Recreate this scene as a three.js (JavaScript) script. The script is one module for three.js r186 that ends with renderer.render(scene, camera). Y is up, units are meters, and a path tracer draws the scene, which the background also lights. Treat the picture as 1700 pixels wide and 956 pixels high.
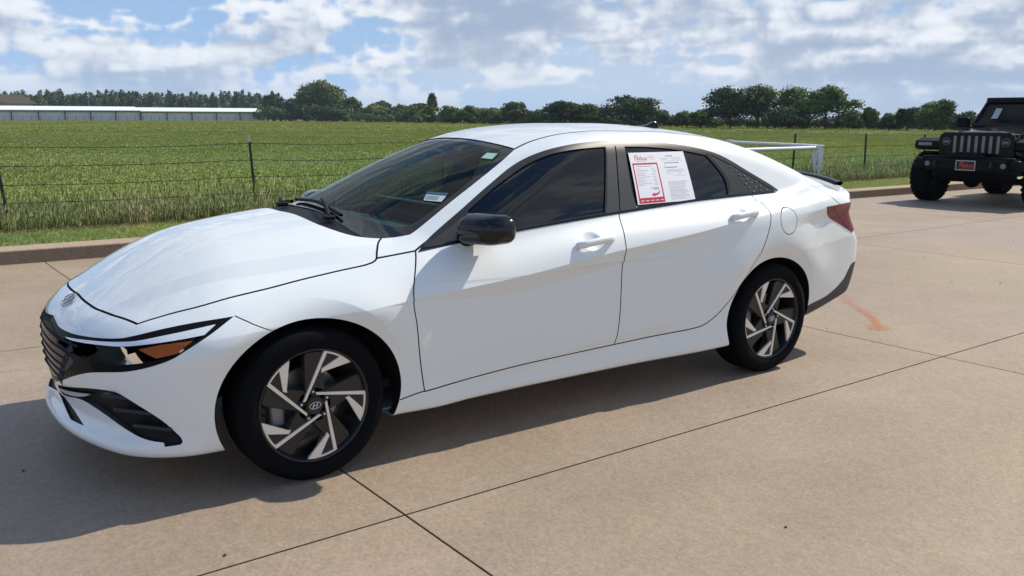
import * as THREE from 'three';
import { mergeGeometries } from 'three/addons/utils/BufferGeometryUtils.js';
import { RoundedBoxGeometry } from 'three/addons/geometries/RoundedBoxGeometry.js';

// ---------- camera, exposure, sun, sky ----------
const scene = new THREE.Scene();
const camera = new THREE.PerspectiveCamera(35.6036, 1700 / 956, 0.1, 6000);
camera.position.set(-2.66287, 1.41598, 4.06632);
camera.rotation.set(-0.188346, -0.61375, 0.002835, 'YXZ');
const renderer = new THREE.WebGLRenderer({ antialias: true });
renderer.toneMapping = THREE.LinearToneMapping;
renderer.toneMappingExposure = 1.11;
renderer.shadowMap.enabled = true;
const SUN = new THREE.Vector3(0.93, 0.95, 0.018).normalize();
const sun = new THREE.DirectionalLight(new THREE.Color(1.0, 0.93, 0.81), 3.95);
sun.position.copy(SUN).multiplyScalar(60);
sun.castShadow = true;
Object.assign(sun.shadow.camera, { left: -30, right: 30, top: 30, bottom: -30, near: 1, far: 160 });
sun.shadow.mapSize.set(4096, 4096);
scene.add(sun, sun.target);

// ---------- small helpers ----------
let seed = 7;
const rnd = () => { seed = (seed + 0x6d2b79f5) | 0; let t = Math.imul(seed ^ (seed >>> 15), 1 | seed); t = (t + Math.imul(t ^ (t >>> 7), 61 | t)) ^ t; return ((t ^ (t >>> 14)) >>> 0) / 4294967296; };
const rr = (a, b) => a + (b - a) * rnd();
const hash = (x, y, z) => { let h = Math.imul(x | 0, 374761393) ^ Math.imul(y | 0, 668265263) ^ Math.imul(z | 0, 2147483629); h = Math.imul(h ^ (h >>> 13), 1274126177); return ((h ^ (h >>> 16)) >>> 0) / 4294967296; };
function noise3(x, y, z) {
  const xi = Math.floor(x), yi = Math.floor(y), zi = Math.floor(z), fx = x - xi, fy = y - yi, fz = z - zi;
  const u = fx * fx * fx * (fx * (fx * 6 - 15) + 10), v = fy * fy * fy * (fy * (fy * 6 - 15) + 10), w = fz * fz * fz * (fz * (fz * 6 - 15) + 10);
  const L = (a, b, t) => a + (b - a) * t;
  return L(L(L(hash(xi, yi, zi), hash(xi + 1, yi, zi), u), L(hash(xi, yi + 1, zi), hash(xi + 1, yi + 1, zi), u), v),
    L(L(hash(xi, yi, zi + 1), hash(xi + 1, yi, zi + 1), u), L(hash(xi, yi + 1, zi + 1), hash(xi + 1, yi + 1, zi + 1), u), v), w) * 2 - 1;
}
function fbm(x, y, z, n, gain = 0.5) { let a = 1, s = 0, t = 0; for (let i = 0; i < n; i++) { s += a * noise3(x, y, z); t += a; a *= gain; x = x * 2.03 + 17.1; y = y * 2.03 + 5.7; z = z * 2.03 + 11.3; } return s / t; }
const names = new Map();
function numbered(n) { const k = names.get(n) ?? 0; names.set(n, k + 1); return k ? n + '_' + String(k).padStart(3, '0') : n; }
function obj(name, geos, material, parent = scene) {
  const list = Array.isArray(geos) ? geos : [geos];
  let g = list.length === 1 ? list[0] : mergeGeometries(list.map((q) => { q = q.index ? q.toNonIndexed() : q; for (const k of Object.keys(q.attributes)) if (!['position', 'normal', 'uv'].includes(k)) q.deleteAttribute(k); if (!q.attributes.uv) q.setAttribute('uv', new THREE.BufferAttribute(new Float32Array(q.attributes.position.count * 2), 2)); return q; }));
  const m = new THREE.Mesh(g, material);
  m.name = parent === scene ? numbered(name) : name;
  m.castShadow = m.receiveShadow = true;
  parent.add(m);
  return m;
}
function tag(o, label, category, group, kind) { if (label) o.userData.label = label; if (category) o.userData.category = category; if (group) o.userData.group = group; if (kind) o.userData.kind = kind; return o; }
function thing(name, label, category, pos = [0, 0, 0], turn = 0, group) {
  const o = new THREE.Group(); o.name = numbered(name); o.position.set(...pos); o.rotation.y = turn; scene.add(o);
  return tag(o, label, category, group);
}
const rgb = (r, g, b) => new THREE.Color().setRGB(r, g, b);
const std = (r, g, b, roughness = 0.7, o = {}) => new THREE.MeshStandardMaterial({ color: rgb(r, g, b), roughness, side: THREE.DoubleSide, ...o });
const phys = (r, g, b, roughness = 0.7, o = {}) => new THREE.MeshPhysicalMaterial({ color: rgb(r, g, b), roughness, side: THREE.DoubleSide, ...o });
const V = (x, y, z) => new THREE.Vector3(x, y, z);
const box = (w, h, d, x = 0, y = 0, z = 0) => new THREE.BoxGeometry(w, h, d).translate(x, y, z);
const rbox = (w, h, d, r, x = 0, y = 0, z = 0, s = 2) => new RoundedBoxGeometry(w, h, d, s, Math.min(r, w / 2.01, h / 2.01, d / 2.01)).translate(x, y, z);
function tube(pts, r, seg = 0, sides = 8) { return new THREE.TubeGeometry(new THREE.CatmullRomCurve3(pts.map((p) => V(...p))), seg || pts.length * 6, r, sides, false); }
function rod(a, b, r, sides = 8, r2 = r) {
  const A = V(...a), B = V(...b), d = B.clone().sub(A), g = new THREE.CylinderGeometry(r2, r, d.length(), sides);
  g.applyQuaternion(new THREE.Quaternion().setFromUnitVectors(V(0, 1, 0), d.normalize())); return g.translate((a[0] + b[0]) / 2, (a[1] + b[1]) / 2, (a[2] + b[2]) / 2);
}
function tex(n, m, f, srgb = false, repeat = true) {               // f(u, v) -> [r, g, b] in 0..1 (tileable when f is)
  const d = new Uint8Array(n * m * 4);
  for (let j = 0; j < m; j++) for (let i = 0; i < n; i++) { const c = f(i / n, j / m), o = (j * n + i) * 4; d[o] = c[0] * 255; d[o + 1] = c[1] * 255; d[o + 2] = c[2] * 255; d[o + 3] = 255; }
  const t = new THREE.DataTexture(d, n, m); t.magFilter = t.minFilter = THREE.LinearFilter; if (repeat) t.wrapS = t.wrapT = THREE.RepeatWrapping; if (srgb) t.colorSpace = THREE.SRGBColorSpace; t.needsUpdate = true; return t;
}
function tnoise(u, v, f, s) {                                       // tileable value noise, f cells per side
  const x = u * f, y = v * f, xi = Math.floor(x), yi = Math.floor(y), fx = x - xi, fy = y - yi, a = fx * fx * (3 - 2 * fx), b = fy * fy * (3 - 2 * fy), q = (i, j) => hash(((i % f) + f) % f, ((j % f) + f) % f, s);
  return (q(xi, yi) * (1 - a) + q(xi + 1, yi) * a) * (1 - b) + (q(xi, yi + 1) * (1 - a) + q(xi + 1, yi + 1) * a) * b;
}

// ---------- sky: air and broken cumulus over the whole dome ----------
{
  const W = 4096, H = 2048, d = new Float32Array(W * H * 4), HB = H / 2;
  const mix = (a, b, t) => a + (b - a) * t, ss = (a, b, x) => { const t = Math.min(1, Math.max(0, (x - a) / (b - a))); return t * t * (3 - 2 * t); };
  const bumps = (x, y, z, n) => { let a = 1, s = 0, t = 0; for (let i = 0; i < n; i++) { s += a * (1 - 2.2 * Math.abs(noise3(x, y, z))); t += a; a *= 0.55; x = x * 2.07 + 3.1; y = y * 2.07 + 7.7; z = z * 2.07 + 1.3; } return s / t; };   // cauliflower edges
  // cloud depth at a direction: heaped low in the sky, a flat broken layer overhead
  const depth = (x, y, z, oct) => {
    const up = ss(0.10, 0.55, y), k = 0.30 / (Math.max(y, 0) + 0.12), px = x * mix(1, k, up), pz = z * mix(1, k, up), py = y * mix(4.2, 1.2, up);
    const big = fbm(px * 3.9 + 11.3, py * 2.0 + 3.7, pz * 3.9 + 5.1, 3, 0.5), w = 0.10 * noise3(px * 9, py * 9, pz * 9);
    return 0.62 * big + 0.30 * fbm(px * 11 + w + 2, py * 5.6 + 8 + w, pz * 11 + 6, 4, 0.5) + (oct > 4 ? 0.22 * bumps(px * 24 + w, py * 12, pz * 24 + w, 5) : 0.22 * bumps(px * 24 + w, py * 12, pz * 24 + w, 2)) - 0.03;
  };
  for (let j = 0; j < H; j++) {
    const el = ((j + 0.5) / H - 0.5) * Math.PI, y = Math.sin(el), c = Math.cos(el);
    for (let i = 0; i < W; i++) {
      const o = (j * W + i) * 4; d[o + 3] = 1;
      if (j < HB - 6) { d[o] = 0.20; d[o + 1] = 0.19; d[o + 2] = 0.17; continue; }   // below the horizon: never seen, the ground covers it
      const az = ((i + 0.5) / W - 0.5) * 2 * Math.PI, x = c * Math.cos(az), z = c * Math.sin(az);
      const t = Math.pow(Math.max(y, 0), 0.5), cs = x * SUN.x + y * SUN.y + z * SUN.z;
      const glow = Math.pow(Math.max(0, cs), 8) * 0.14;
      let r = mix(0.42, 0.060, t) + glow, g = mix(0.62, 0.165, t) + glow * 0.95, b = mix(0.90, 0.40, t) + glow * 0.85;
      const bay = (px, e, wa, we) => { const q = Math.atan2(Math.sin(az - px), Math.cos(az - px)) / wa, p = (el - e) / we; return Math.exp(-q * q - p * p); };
      const open = 0.28 * bay(-1.24, 0.108, 0.15, 0.030) - 0.17 * bay(-1.0, 0.115, 0.10, 0.035) - 0.16 * bay(-0.68, 0.085, 0.24, 0.06) + 0.14 * bay(-0.49, 0.075, 0.04, 0.012) + 0.10 * bay(-0.88, 0.128, 0.03, 0.012) + 0.08 * bay(-1.12, 0.07, 0.05, 0.014) - 0.14 * bay(-0.80, 0.05, 0.10, 0.025);
      const n = depth(x, y, z, 7) - open, th = mix(-0.10, 0.0, ss(0.05, 0.5, y));
      // thin veil behind the heaps
      const veil = ss(-0.5, 0.2, fbm(x * 3 + 20, y * 14, z * 3 + 9, 4)) * 0.8 * ss(0.14, 0.03, y); r = mix(r, 0.50, veil); g = mix(g, 0.60, veil); b = mix(b, 0.74, veil);
      const a = ss(th - 0.02, th + 0.12, n);
      if (a > 0) {
        const above = depth(x + SUN.x * 0.012, y + 0.014, z + SUN.z * 0.012, 7) - open, core = ss(0.02, 0.42, n - th);
        const lit = 1 / (1 + Math.exp(-4.4 * (0.30 + (n - above) * 3.4 - core * 0.80))), dim = mix(1, 0.82, ss(0.12, 0.6, y));
        const cr = mix(0.33, 0.86, lit) * dim + glow, cg = mix(0.415, 0.885, lit) * dim + glow, cb = mix(0.56, 0.92, lit) * dim + glow;
        const A = a * mix(0.94, 0.50, 1 - ss(0, 0.07, y));          // low clouds fade into the haze
        r = mix(r, cr, A); g = mix(g, cg, A); b = mix(b, cb, A);
      }
      const hz = Math.exp(-Math.max(y, 0) * 36) * 0.62;
      d[o] = mix(r, 0.54, hz); d[o + 1] = mix(g, 0.635, hz); d[o + 2] = mix(b, 0.755, hz);
    }
  }
  const sky = new THREE.DataTexture(d, W, H, THREE.RGBAFormat, THREE.FloatType);
  sky.mapping = THREE.EquirectangularReflectionMapping; sky.magFilter = sky.minFilter = THREE.LinearFilter; sky.needsUpdate = true;
  scene.background = sky; scene.environment = sky;
}
// ---------- the sedan's body as one smooth field (metres; nose at -x, y up, mirrored in z) ----------
const clamp = (x, a, b) => Math.min(b, Math.max(a, x)), sstep = (a, b, x) => { const t = clamp((x - a) / (b - a), 0, 1); return t * t * (3 - 2 * t); };
const smax = (a, b, k) => { const h = Math.max(k - Math.abs(a - b), 0) / k; return Math.max(a, b) + h * h * k * 0.25; };
const smin = (a, b, k) => -smax(-a, -b, k);
function curve(...p) {                                            // monotone cubic through (x, y) pairs, straight beyond its ends
  const n = p.length / 2, X = [], Y = [], D = [], M = [];
  for (let i = 0; i < n; i++) { X.push(p[2 * i]); Y.push(p[2 * i + 1]); }
  for (let i = 0; i < n - 1; i++) D.push((Y[i + 1] - Y[i]) / (X[i + 1] - X[i]));
  for (let i = 0; i < n; i++) M.push(i === 0 ? D[0] : i === n - 1 ? D[n - 2] : D[i - 1] * D[i] <= 0 ? 0 : 3 * (X[i + 1] - X[i - 1]) / ((2 * X[i + 1] - X[i] - X[i - 1]) / D[i - 1] + (X[i + 1] + X[i] - 2 * X[i - 1]) / D[i]));
  return (x) => {
    if (x <= X[0]) return Y[0] + M[0] * (x - X[0]);
    if (x >= X[n - 1]) return Y[n - 1] + M[n - 1] * (x - X[n - 1]);
    let i = 0; while (x > X[i + 1]) i++;
    const h = X[i + 1] - X[i], t = (x - X[i]) / h, t2 = t * t, t3 = t2 * t;
    return Y[i] * (2 * t3 - 3 * t2 + 1) + M[i] * h * (t3 - 2 * t2 + t) + Y[i + 1] * (3 * t2 - 2 * t3) + M[i + 1] * h * (t3 - t2);
  };
}
const AX = 1.36, AY = 0.325;                                      // axles at x = -AX, +AX
const beltY = curve(-1.0, 0.852, -0.83, 0.867, -0.33, 0.913, 0.28, 0.962, 1.455, 1.01, 2.0, 1.02);
const creaseY = curve(-1.6, 0.63, -0.91, 0.682, -0.4, 0.722, 0.219, 0.793, 0.688, 0.835, 1.143, 0.888, 1.6, 0.93);
const plan = curve(-2.3, 0.70, -2.05, 0.795, -1.75, 0.858, -1.36, 0.888, -0.8, 0.898, 0.2, 0.903, 1.0, 0.902, 1.36, 0.898, 1.75, 0.875, 2.1, 0.835, 2.45, 0.775);
const hoodC = curve(-2.25, 0.600, -2.17, 0.642, -2.08, 0.695, -1.95, 0.772, -1.7, 0.866, -1.4, 0.930, -1.1, 0.966, -0.85, 0.985, -0.6, 0.96, 0.5, 0.98, 1.6, 1.04, 1.95, 1.095, 2.2, 1.066, 2.36, 1.062, 2.5, 1.07);
const hoodDrop = curve(-2.3, 0.06, -1.95, 0.125, -1.7, 0.150, -1.45, 0.158, -1.0, 0.14, -0.6, 0.10, 0.5, 0.04, 1.45, 0.05, 1.8, 0.07, 2.05, 0.10, 2.46, 0.125);
const noseX = curve(0.05, -2.02, 0.12, -2.07, 0.16, -2.155, 0.2, -2.172, 0.27, -2.135, 0.36, -2.148, 0.46, -2.158, 0.54, -2.160, 0.59, -2.150, 0.64, -2.112, 0.70, -2.02, 0.85, -1.80);
const tailX = curve(0.05, 2.05, 0.2, 2.21, 0.3, 2.30, 0.42, 2.365, 0.56, 2.395, 0.66, 2.385, 0.74, 2.330, 0.82, 2.275, 0.88, 2.240, 0.925, 2.240, 0.96, 2.315, 0.995, 2.365, 1.04, 2.385, 1.1, 2.385);
const chinY = curve(-2.4, 0.165, -2.2, 0.165, -1.7, 0.172, -0.95, 0.19, 0.9, 0.20, 1.7, 0.255, 2.25, 0.35, 2.45, 0.37);
const roofC = curve(-1.3, 0.875, -1.0, 0.995, -0.5, 1.205, -0.2, 1.303, -0.02, 1.345, 0.18, 1.370, 0.42, 1.383, 0.7, 1.383, 0.95, 1.370, 1.2, 1.345, 1.5, 1.287, 1.8, 1.197, 2.1, 1.083, 2.3, 0.98);
const glassZ = curve(-1.1, 0.76, -0.6, 0.782, 0.3, 0.79, 1.1, 0.775, 1.5, 0.755, 1.9, 0.72, 2.3, 0.66);
const crownZ = curve(-2.2, 0.27, -1.995, 0.371, -1.841, 0.459, -1.591, 0.560, -1.288, 0.622, -0.984, 0.672);
const facetW = (x) => 0.078 * sstep(-1.15, -0.25, x) * (1 - sstep(0.0, 1.15, x));
const sillY = curve(-0.75, 0.300, 0.2, 0.362, 0.9, 0.43);
const lampY = curve(1.3, 0.862, 1.42, 0.876, 1.83, 0.905, 2.3, 0.93);
function sideZ(x, y) {                                            // half width of the lower body
  let z = plan(x);
  const yc = creaseY(x), on = sstep(-1.25, -0.8, x) * (1 - sstep(1.05, 1.3, x)), d = y - yc;
  if (d > 0) z -= d * 0.40 - d * d * 0.25;
  else z -= 0.36 * Math.min(-d, facetW(x)) + (1 - on) * 0.09 * d * d;
  z -= 0.30 * Math.pow(Math.max(0, 0.42 - y), 2) * (1 - 0.3 * on);
  const lamp = sstep(1.36, 1.80, x), dn = lampY(x) - y; z -= lamp * 0.34 * (Math.max(0, Math.min(dn, 0.065)) - 0.45 * Math.max(0, Math.min(dn - 0.065, 0.145)));
  const dl = sillY(x) - y; z -= sstep(-0.82, -0.62, x) * 0.26 * (1 - sstep(0.35, 0.85, x)) * Math.max(0, Math.min(dl, 0.055));
  const yl = 0.258 + 0.018 * sstep(-0.75, 0.9, x), inSill = sstep(-1.0, -0.7, x) * (1 - sstep(1.05, 1.2, x));
  z += inSill * 0.015 * sstep(yl + 0.075, yl - 0.06, y);
  for (const [ax, r0] of [[-AX, 0.402], [AX, 0.412]]) {           // flared wheel arches with a crisp outer edge
    const r = Math.hypot(x - ax, y - AY), up = sstep(0.04, 0.32, y - AY);
    const b = r < r0 ? 0.027 - 0.36 * (r0 - r) : 0.027 * Math.exp(-Math.pow((r - r0) / 0.15, 2));
    z += b * up * sstep(0.75, 0.62, r);
  }
  for (const [hx, hy] of [[0.052, 0.843], [1.082, 0.909]]) { const q = ((x - hx) / 0.062) ** 2 + ((y - hy) / 0.046) ** 2; if (q < 1) z -= 0.021 * (1 - q) * (1 - q * q); }
  z += 0.012 * Math.exp(-Math.pow((x - 1.72) / 0.3, 2)) * sstep(0.62, 0.85, y);
  return z;
}
function bodyF(x, y, z) {
  const a = Math.abs(z), q = a / 0.76;
  const crownLine = crownZ(x);
  let top = hoodC(x) - hoodDrop(x) * Math.pow(q, 2.5);
  if (x < -0.7) top += 0.24 * clamp(crownLine + 0.075 - a, 0, 0.075) * sstep(-2.20, -1.95, x) * sstep(-0.80, -1.15, x);
  let f = smax(a - sideZ(x, y), y - top, 0.10);
  const nose = noseX(y) + 0.095 * Math.pow(a / 0.55, 2.2);
  f = smax(f, (nose - x) * 0.93, x < -1 ? 0.16 : 0.01);
  const tail = tailX(y) - 0.045 * Math.pow(a / 0.6, 2.4);
  f = smax(f, x - tail, 0.09 - 0.065 * sstep(0.80, 0.93, y));
  return smax(f, chinY(x) - y, 0.03);
}
function cabinF(x, y, z) {
  const a = Math.abs(z);
  const front = sstep(0.35, -0.25, x), sweep = 0.20 * Math.pow(a / 0.62, 2.2);
  const xs = x - sweep * front;
  const rear = sstep(1.0, 1.5, x);
  const top = roofC(xs + rear * 0.06 * Math.pow(a / 0.6, 2)) - (0.045 - 0.005 * rear) * Math.pow(a / 0.55, 2.2);
  const d = y - 0.95, side = glassZ(x) - 0.40 * d - 0.20 * d * Math.max(d, 0);
  let f = smax((a - side) * 0.92, (y - top) * 0.9, 0.07);
  return Math.max(f, 0.75 - y, x - 2.1);
}
const carF = (x, y, z) => smin(bodyF(x, y, z), cabinF(x, y, z), 0.035);
function carN(x, y, z) {
  const e = 0.0015, n = [carF(x + e, y, z) - carF(x - e, y, z), carF(x, y + e, z) - carF(x, y - e, z), carF(x, y, z + e) - carF(x, y, z - e)], l = Math.hypot(...n) || 1;
  return [n[0] / l, n[1] / l, n[2] / l];
}
// ---------- ground: the concrete lot, its kerb, the mown strip and the field ----------
const JT = 0.0243, JX = 2.4898, JZ = 1.2738;                       // the slabs lie turned 1.4 degrees to the car
const toW = (a, b) => [JX + a * Math.cos(JT) + b * Math.sin(JT), JZ - a * Math.sin(JT) + b * Math.cos(JT)];
const concreteMap = tex(1024, 1024, (u, v) => {
  const big = tnoise(u, v, 5, 1) * 0.5 + tnoise(u, v, 11, 2) * 0.3 + tnoise(u, v, 29, 3) * 0.2, mid = tnoise(u, v, 90, 4), f1 = tnoise(u, v, 200, 5) * 0.6 + tnoise(u, v, 330, 15) * 0.4, f2 = hash(u * 1024, v * 1024, 6);
  const s = 0.79 + (big - 0.5) * 0.13 + (mid - 0.5) * 0.09 + (f1 - 0.5) * 0.27 + (f2 - 0.5) * 0.16, dark = f1 > 0.90 ? 1.08 : f2 > 0.985 ? 0.72 : f2 < 0.012 ? 1.16 : 1;
  return [Math.min(1, s * dark * 0.97), Math.min(1, s * dark * 0.95), Math.min(1, s * dark * (0.93 + 0.05 * (mid - 0.5)))];
});
const concreteBump = tex(512, 512, (u, v) => { const h = tnoise(u, v, 256, 8) * 0.6 + hash(u * 512, v * 512, 9) * 0.4; return [h, h, h]; });
const concrete = new THREE.MeshStandardMaterial({ color: rgb(0.425, 0.329, 0.242), map: concreteMap, bumpMap: concreteBump, bumpScale: 0.0016, roughness: 0.7, vertexColors: true });
const jointDark = std(0.02, 0.016, 0.013, 0.95), soil = std(0.16, 0.11, 0.07, 1);
const STAINS = [[1.5, 1.05, 0.16, 0.55, 0.10], [1.35, 1.5, 0.10, 0.30, 0.07], [3.4, 0.1, 0.5, 0.25, 0.05], [-0.3, 2.0, 0.30, 0.22, 0.05], [0.6, 2.05, 0.5, 0.2, -0.05], [-1.3, 1.4, 0.6, 0.3, 0.05], [2.6, 2.2, 0.8, 0.35, -0.05], [5.2, -1.0, 1.2, 0.18, -0.06], [6.5, -2.4, 1.4, 0.16, -0.05], [8.6, -2.9, 1.8, 0.20, -0.06], [4.4, -3.0, 0.4, 0.4, 0.05], [9.5, -1.8, 0.4, 0.12, -0.10], [3.0, 1.6, 0.25, 0.2, 0.06], [-2.4, -2.6, 0.5, 0.4, 0.05]];
function slabTint(x, z, k) {                                        // stains and wear, in the place's own coordinates
  let s = 1 + 0.13 * fbm(x * 0.45, k * 3.1, z * 0.45, 4) + 0.10 * fbm(x * 1.9 + 40, 0, z * 1.9, 4), w = 0.5 + 0.5 * fbm(x * 0.7 + 9, 3, z * 0.7, 3);
  for (const [sx, sz, rx, rz, v] of STAINS) { const q = ((x - sx) / rx) ** 2 + ((z - sz) / rz) ** 2; if (q < 6) s += v * Math.exp(-q) * (0.7 + 0.6 * noise3(x * 6, 1, z * 6)); }
  const streak = fbm(x * 0.5 - 7, 2, z * 4.2, 3); s *= 1 + 0.035 * streak;
  const y = fbm(x * 0.35 + 3, 8, z * 0.35, 3); return [s * (1 + 0.02 * y), s * (1 - 0.02 * w + 0.03 * y), s * (1 - 0.055 * w - 0.12 * y)];
}
{
  const lot = new THREE.Group(); lot.name = 'concrete_lot'; lot.userData = { kind: 'structure', label: 'tan exposed-aggregate concrete lot cut into large slabs' }; scene.add(lot);
  const A = [-38, -30, -22.5, -15, -11.25, -7.5, -3.72, 0, 4.03, 7.7, 11.4, 15.1, 18.8, 22.5, 30, 38], B = [-8.6, -3.45, 0, 3.66, 7.3, 14.6, 25], gap = 0.005;
  for (let i = 0; i < A.length - 1; i++) for (let j = 0; j < B.length - 1; j++) {
    const w = A[i + 1] - A[i] - 2 * gap, h = B[j + 1] - B[j] - 2 * gap, near = i > 3 && i < 13 && j < 4, n = near ? 44 : 8, s = n, P = [], UV = [], C = [], I = [], k = i * 7 + j;
    const lift = 0.0;
    for (let q = 0; q <= s; q++) for (let p = 0; p <= n; p++) {
      const a = A[i] + gap + w * p / n, b = B[j] + gap + h * q / s, [x, z] = toW(a, b); P.push(x, lift, z); UV.push(a / 2.3 + 0.37 * i, b / 2.3 + 0.61 * j); C.push(...slabTint(x, z, k));
    }
    for (let q = 0; q < s; q++) for (let p = 0; p < n; p++) { const o = q * (n + 1) + p; I.push(o, o + n + 1, o + 1, o + 1, o + n + 1, o + n + 2); }
    const rim = [];                                                 // rounded joint edges drop 12 mm to the joint floor
    for (let p = 0; p < n; p++) rim.push([p, p + 1]); for (let q = 0; q < s; q++) rim.push([q * (n + 1) + n, (q + 1) * (n + 1) + n]); for (let p = n; p > 0; p--) rim.push([s * (n + 1) + p, s * (n + 1) + p - 1]); for (let q = s; q > 0; q--) rim.push([q * (n + 1), (q - 1) * (n + 1)]);
    for (const [c, e] of rim) { const o = P.length / 3; for (const y of [lift, lift - 0.055]) for (const m of [c, e]) { P.push(P[m * 3], y, P[m * 3 + 2]); UV.push(UV[m * 2], UV[m * 2 + 1]); C.push(0.75, 0.72, 0.68); } I.push(o, o + 1, o + 2, o + 1, o + 3, o + 2); }
    const g = new THREE.BufferGeometry(); g.setAttribute('position', new THREE.Float32BufferAttribute(P, 3)); g.setAttribute('uv', new THREE.Float32BufferAttribute(UV, 2)); g.setAttribute('color', new THREE.Float32BufferAttribute(C, 3)); g.setIndex(I); g.computeVertexNormals();
    obj('concrete_slab', g, concrete, lot);
  }
  const bed = new THREE.PlaneGeometry(80, 34).rotateX(-Math.PI / 2).rotateY(JT); const [bx, bz] = toW(0, 9); bed.translate(bx, -0.05, bz);
  obj('joint_filler', bed, jointDark, lot);
}
// orange spray-paint mark on the concrete
{
  const c = document.createElement('canvas'); c.width = 256; c.height = 64; const g = c.getContext('2d'); g.fillStyle = '#000'; g.fillRect(0, 0, 256, 64);
  for (let i = 0; i < 5200; i++) {
    const t = rnd(), end = t > 0.86, core = 32 + 5 * Math.sin(t * 7), sp = (6 + 11 * Math.pow(1 - t, 1.5) + (end ? 8 : 0)) * (rnd() + rnd() + rnd() - 1.5), a = (end ? 0.20 : 0.05 + 0.07 * t) * rnd();
    g.fillStyle = `rgba(255,255,255,${a})`; g.fillRect(t * 240 + 8, core + sp, 2.5, 2);
  }
  const t = new THREE.CanvasTexture(c), a = [3.72, -0.27], b = [2.78, 0.70], dx = b[0] - a[0], dz = b[1] - a[1], L = Math.hypot(dx, dz);
  const p = new THREE.PlaneGeometry(L, 0.30).rotateX(-Math.PI / 2).rotateY(-Math.atan2(dz, dx)); p.translate((a[0] + b[0]) / 2, 0.004, (a[1] + b[1]) / 2);
  tag(obj('paint_mark', p, new THREE.MeshStandardMaterial({ color: rgb(0.62, 0.20, 0.06), roughness: 0.8, alphaMap: t, transparent: true })), 'faded orange spray paint mark on the concrete behind the white car', 'paint mark');
}
// small litter and grit on the concrete: dark chips and pale stones
{
  const chip = new THREE.IcosahedronGeometry(1, 0).scale(1, 0.45, 0.8), list = [];
  for (let i = 0; i < 60; i++) { const x = rr(-4, 12), z = rr(-5.4, 2.6), s = rr(0.003, 0.009) * (rnd() > 0.93 ? 1.7 : 1); list.push(chip.clone().scale(s, s, s).rotateY(rr(0, 6)).translate(x, s * 0.3 + 0.001, z)); }
  tag(obj('grit', list, std(0.07, 0.055, 0.04, 0.95)), 'scattered dark grit and leaf bits on the concrete', 'grit', null, 'stuff');
}
const KF = (x) => -5.75 + 0.013 * (x + 1.78);                       // z of the kerb's foot at x
// kerb: three-metre cast lengths with a battered face and a rounded top
{
  const kerb = new THREE.Group(); kerb.name = 'kerb'; kerb.userData = { kind: 'structure', label: 'low tan concrete kerb along the grass strip' }; scene.add(kerb);
  const prof = new THREE.Shape(); prof.moveTo(0.0, -0.02); prof.lineTo(-0.016, 0.118); prof.quadraticCurveTo(-0.022, 0.137, -0.042, 0.139); prof.lineTo(-0.30, 0.144); prof.lineTo(-0.30, -0.02); prof.closePath();
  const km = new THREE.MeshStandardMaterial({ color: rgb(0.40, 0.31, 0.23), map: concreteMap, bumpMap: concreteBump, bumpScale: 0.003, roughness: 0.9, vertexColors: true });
  for (let a = -40; a < 40; a += 3.05) {
    const g = new THREE.ExtrudeGeometry(prof, { depth: 3.042, bevelEnabled: false, curveSegments: 6 }); g.rotateY(Math.PI / 2);  // length along +x, profile x -> z (reversed)
    g.scale(1, 1, -1); const p = g.attributes.position; const ix = g.index; 
    for (let i = 0; i < p.count; i++) { const x = a + p.getX(i); p.setXYZ(i, x, p.getY(i), KF(x) - Math.abs(p.getZ(i)) + 0.03); }
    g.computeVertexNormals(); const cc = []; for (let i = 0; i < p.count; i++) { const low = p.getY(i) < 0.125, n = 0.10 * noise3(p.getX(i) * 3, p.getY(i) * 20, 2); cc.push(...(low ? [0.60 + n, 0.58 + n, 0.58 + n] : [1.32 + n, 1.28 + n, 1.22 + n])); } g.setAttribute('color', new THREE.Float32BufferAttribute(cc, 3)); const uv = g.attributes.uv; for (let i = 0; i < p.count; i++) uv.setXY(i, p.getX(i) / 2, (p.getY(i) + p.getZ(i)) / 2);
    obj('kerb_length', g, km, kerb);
  }
}
// rough ground: one sheet to the horizon, bare soil under the grass, field green beyond
const grassMap = tex(512, 512, (u, v) => {
  const a = tnoise(u, v, 6, 21), b = tnoise(u, v, 23, 22), c = tnoise(u, v, 90, 23), e = hash(u * 512, v * 512, 24), s = 0.45 + 0.28 * (a - 0.5) + 0.3 * (b - 0.5) + 0.35 * (c - 0.5) + 0.25 * (e - 0.5);
  return [s * (0.92 + 0.2 * (b - 0.5)), s, s * 0.80];
});
const fieldMat = new THREE.MeshStandardMaterial({ color: rgb(0.36, 0.40, 0.125), map: grassMap, bumpMap: grassMap, bumpScale: 0.06, roughness: 1, vertexColors: true });
const KZ = (x) => KF(x) - 0.30;               // z of the kerb's back edge at x
const fieldY = (x, z) => { const d = KZ(x) - z; return 0.10 + 0.02 * Math.min(1, d) + (d > 1.6 ? 0.05 * noise3(x * 0.3, 0, z * 0.3) * Math.min(1, (d - 1.6) / 3) : 0) - 0.12 * Math.min(1, Math.max(0, (d - 6) / 30)); };
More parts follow.
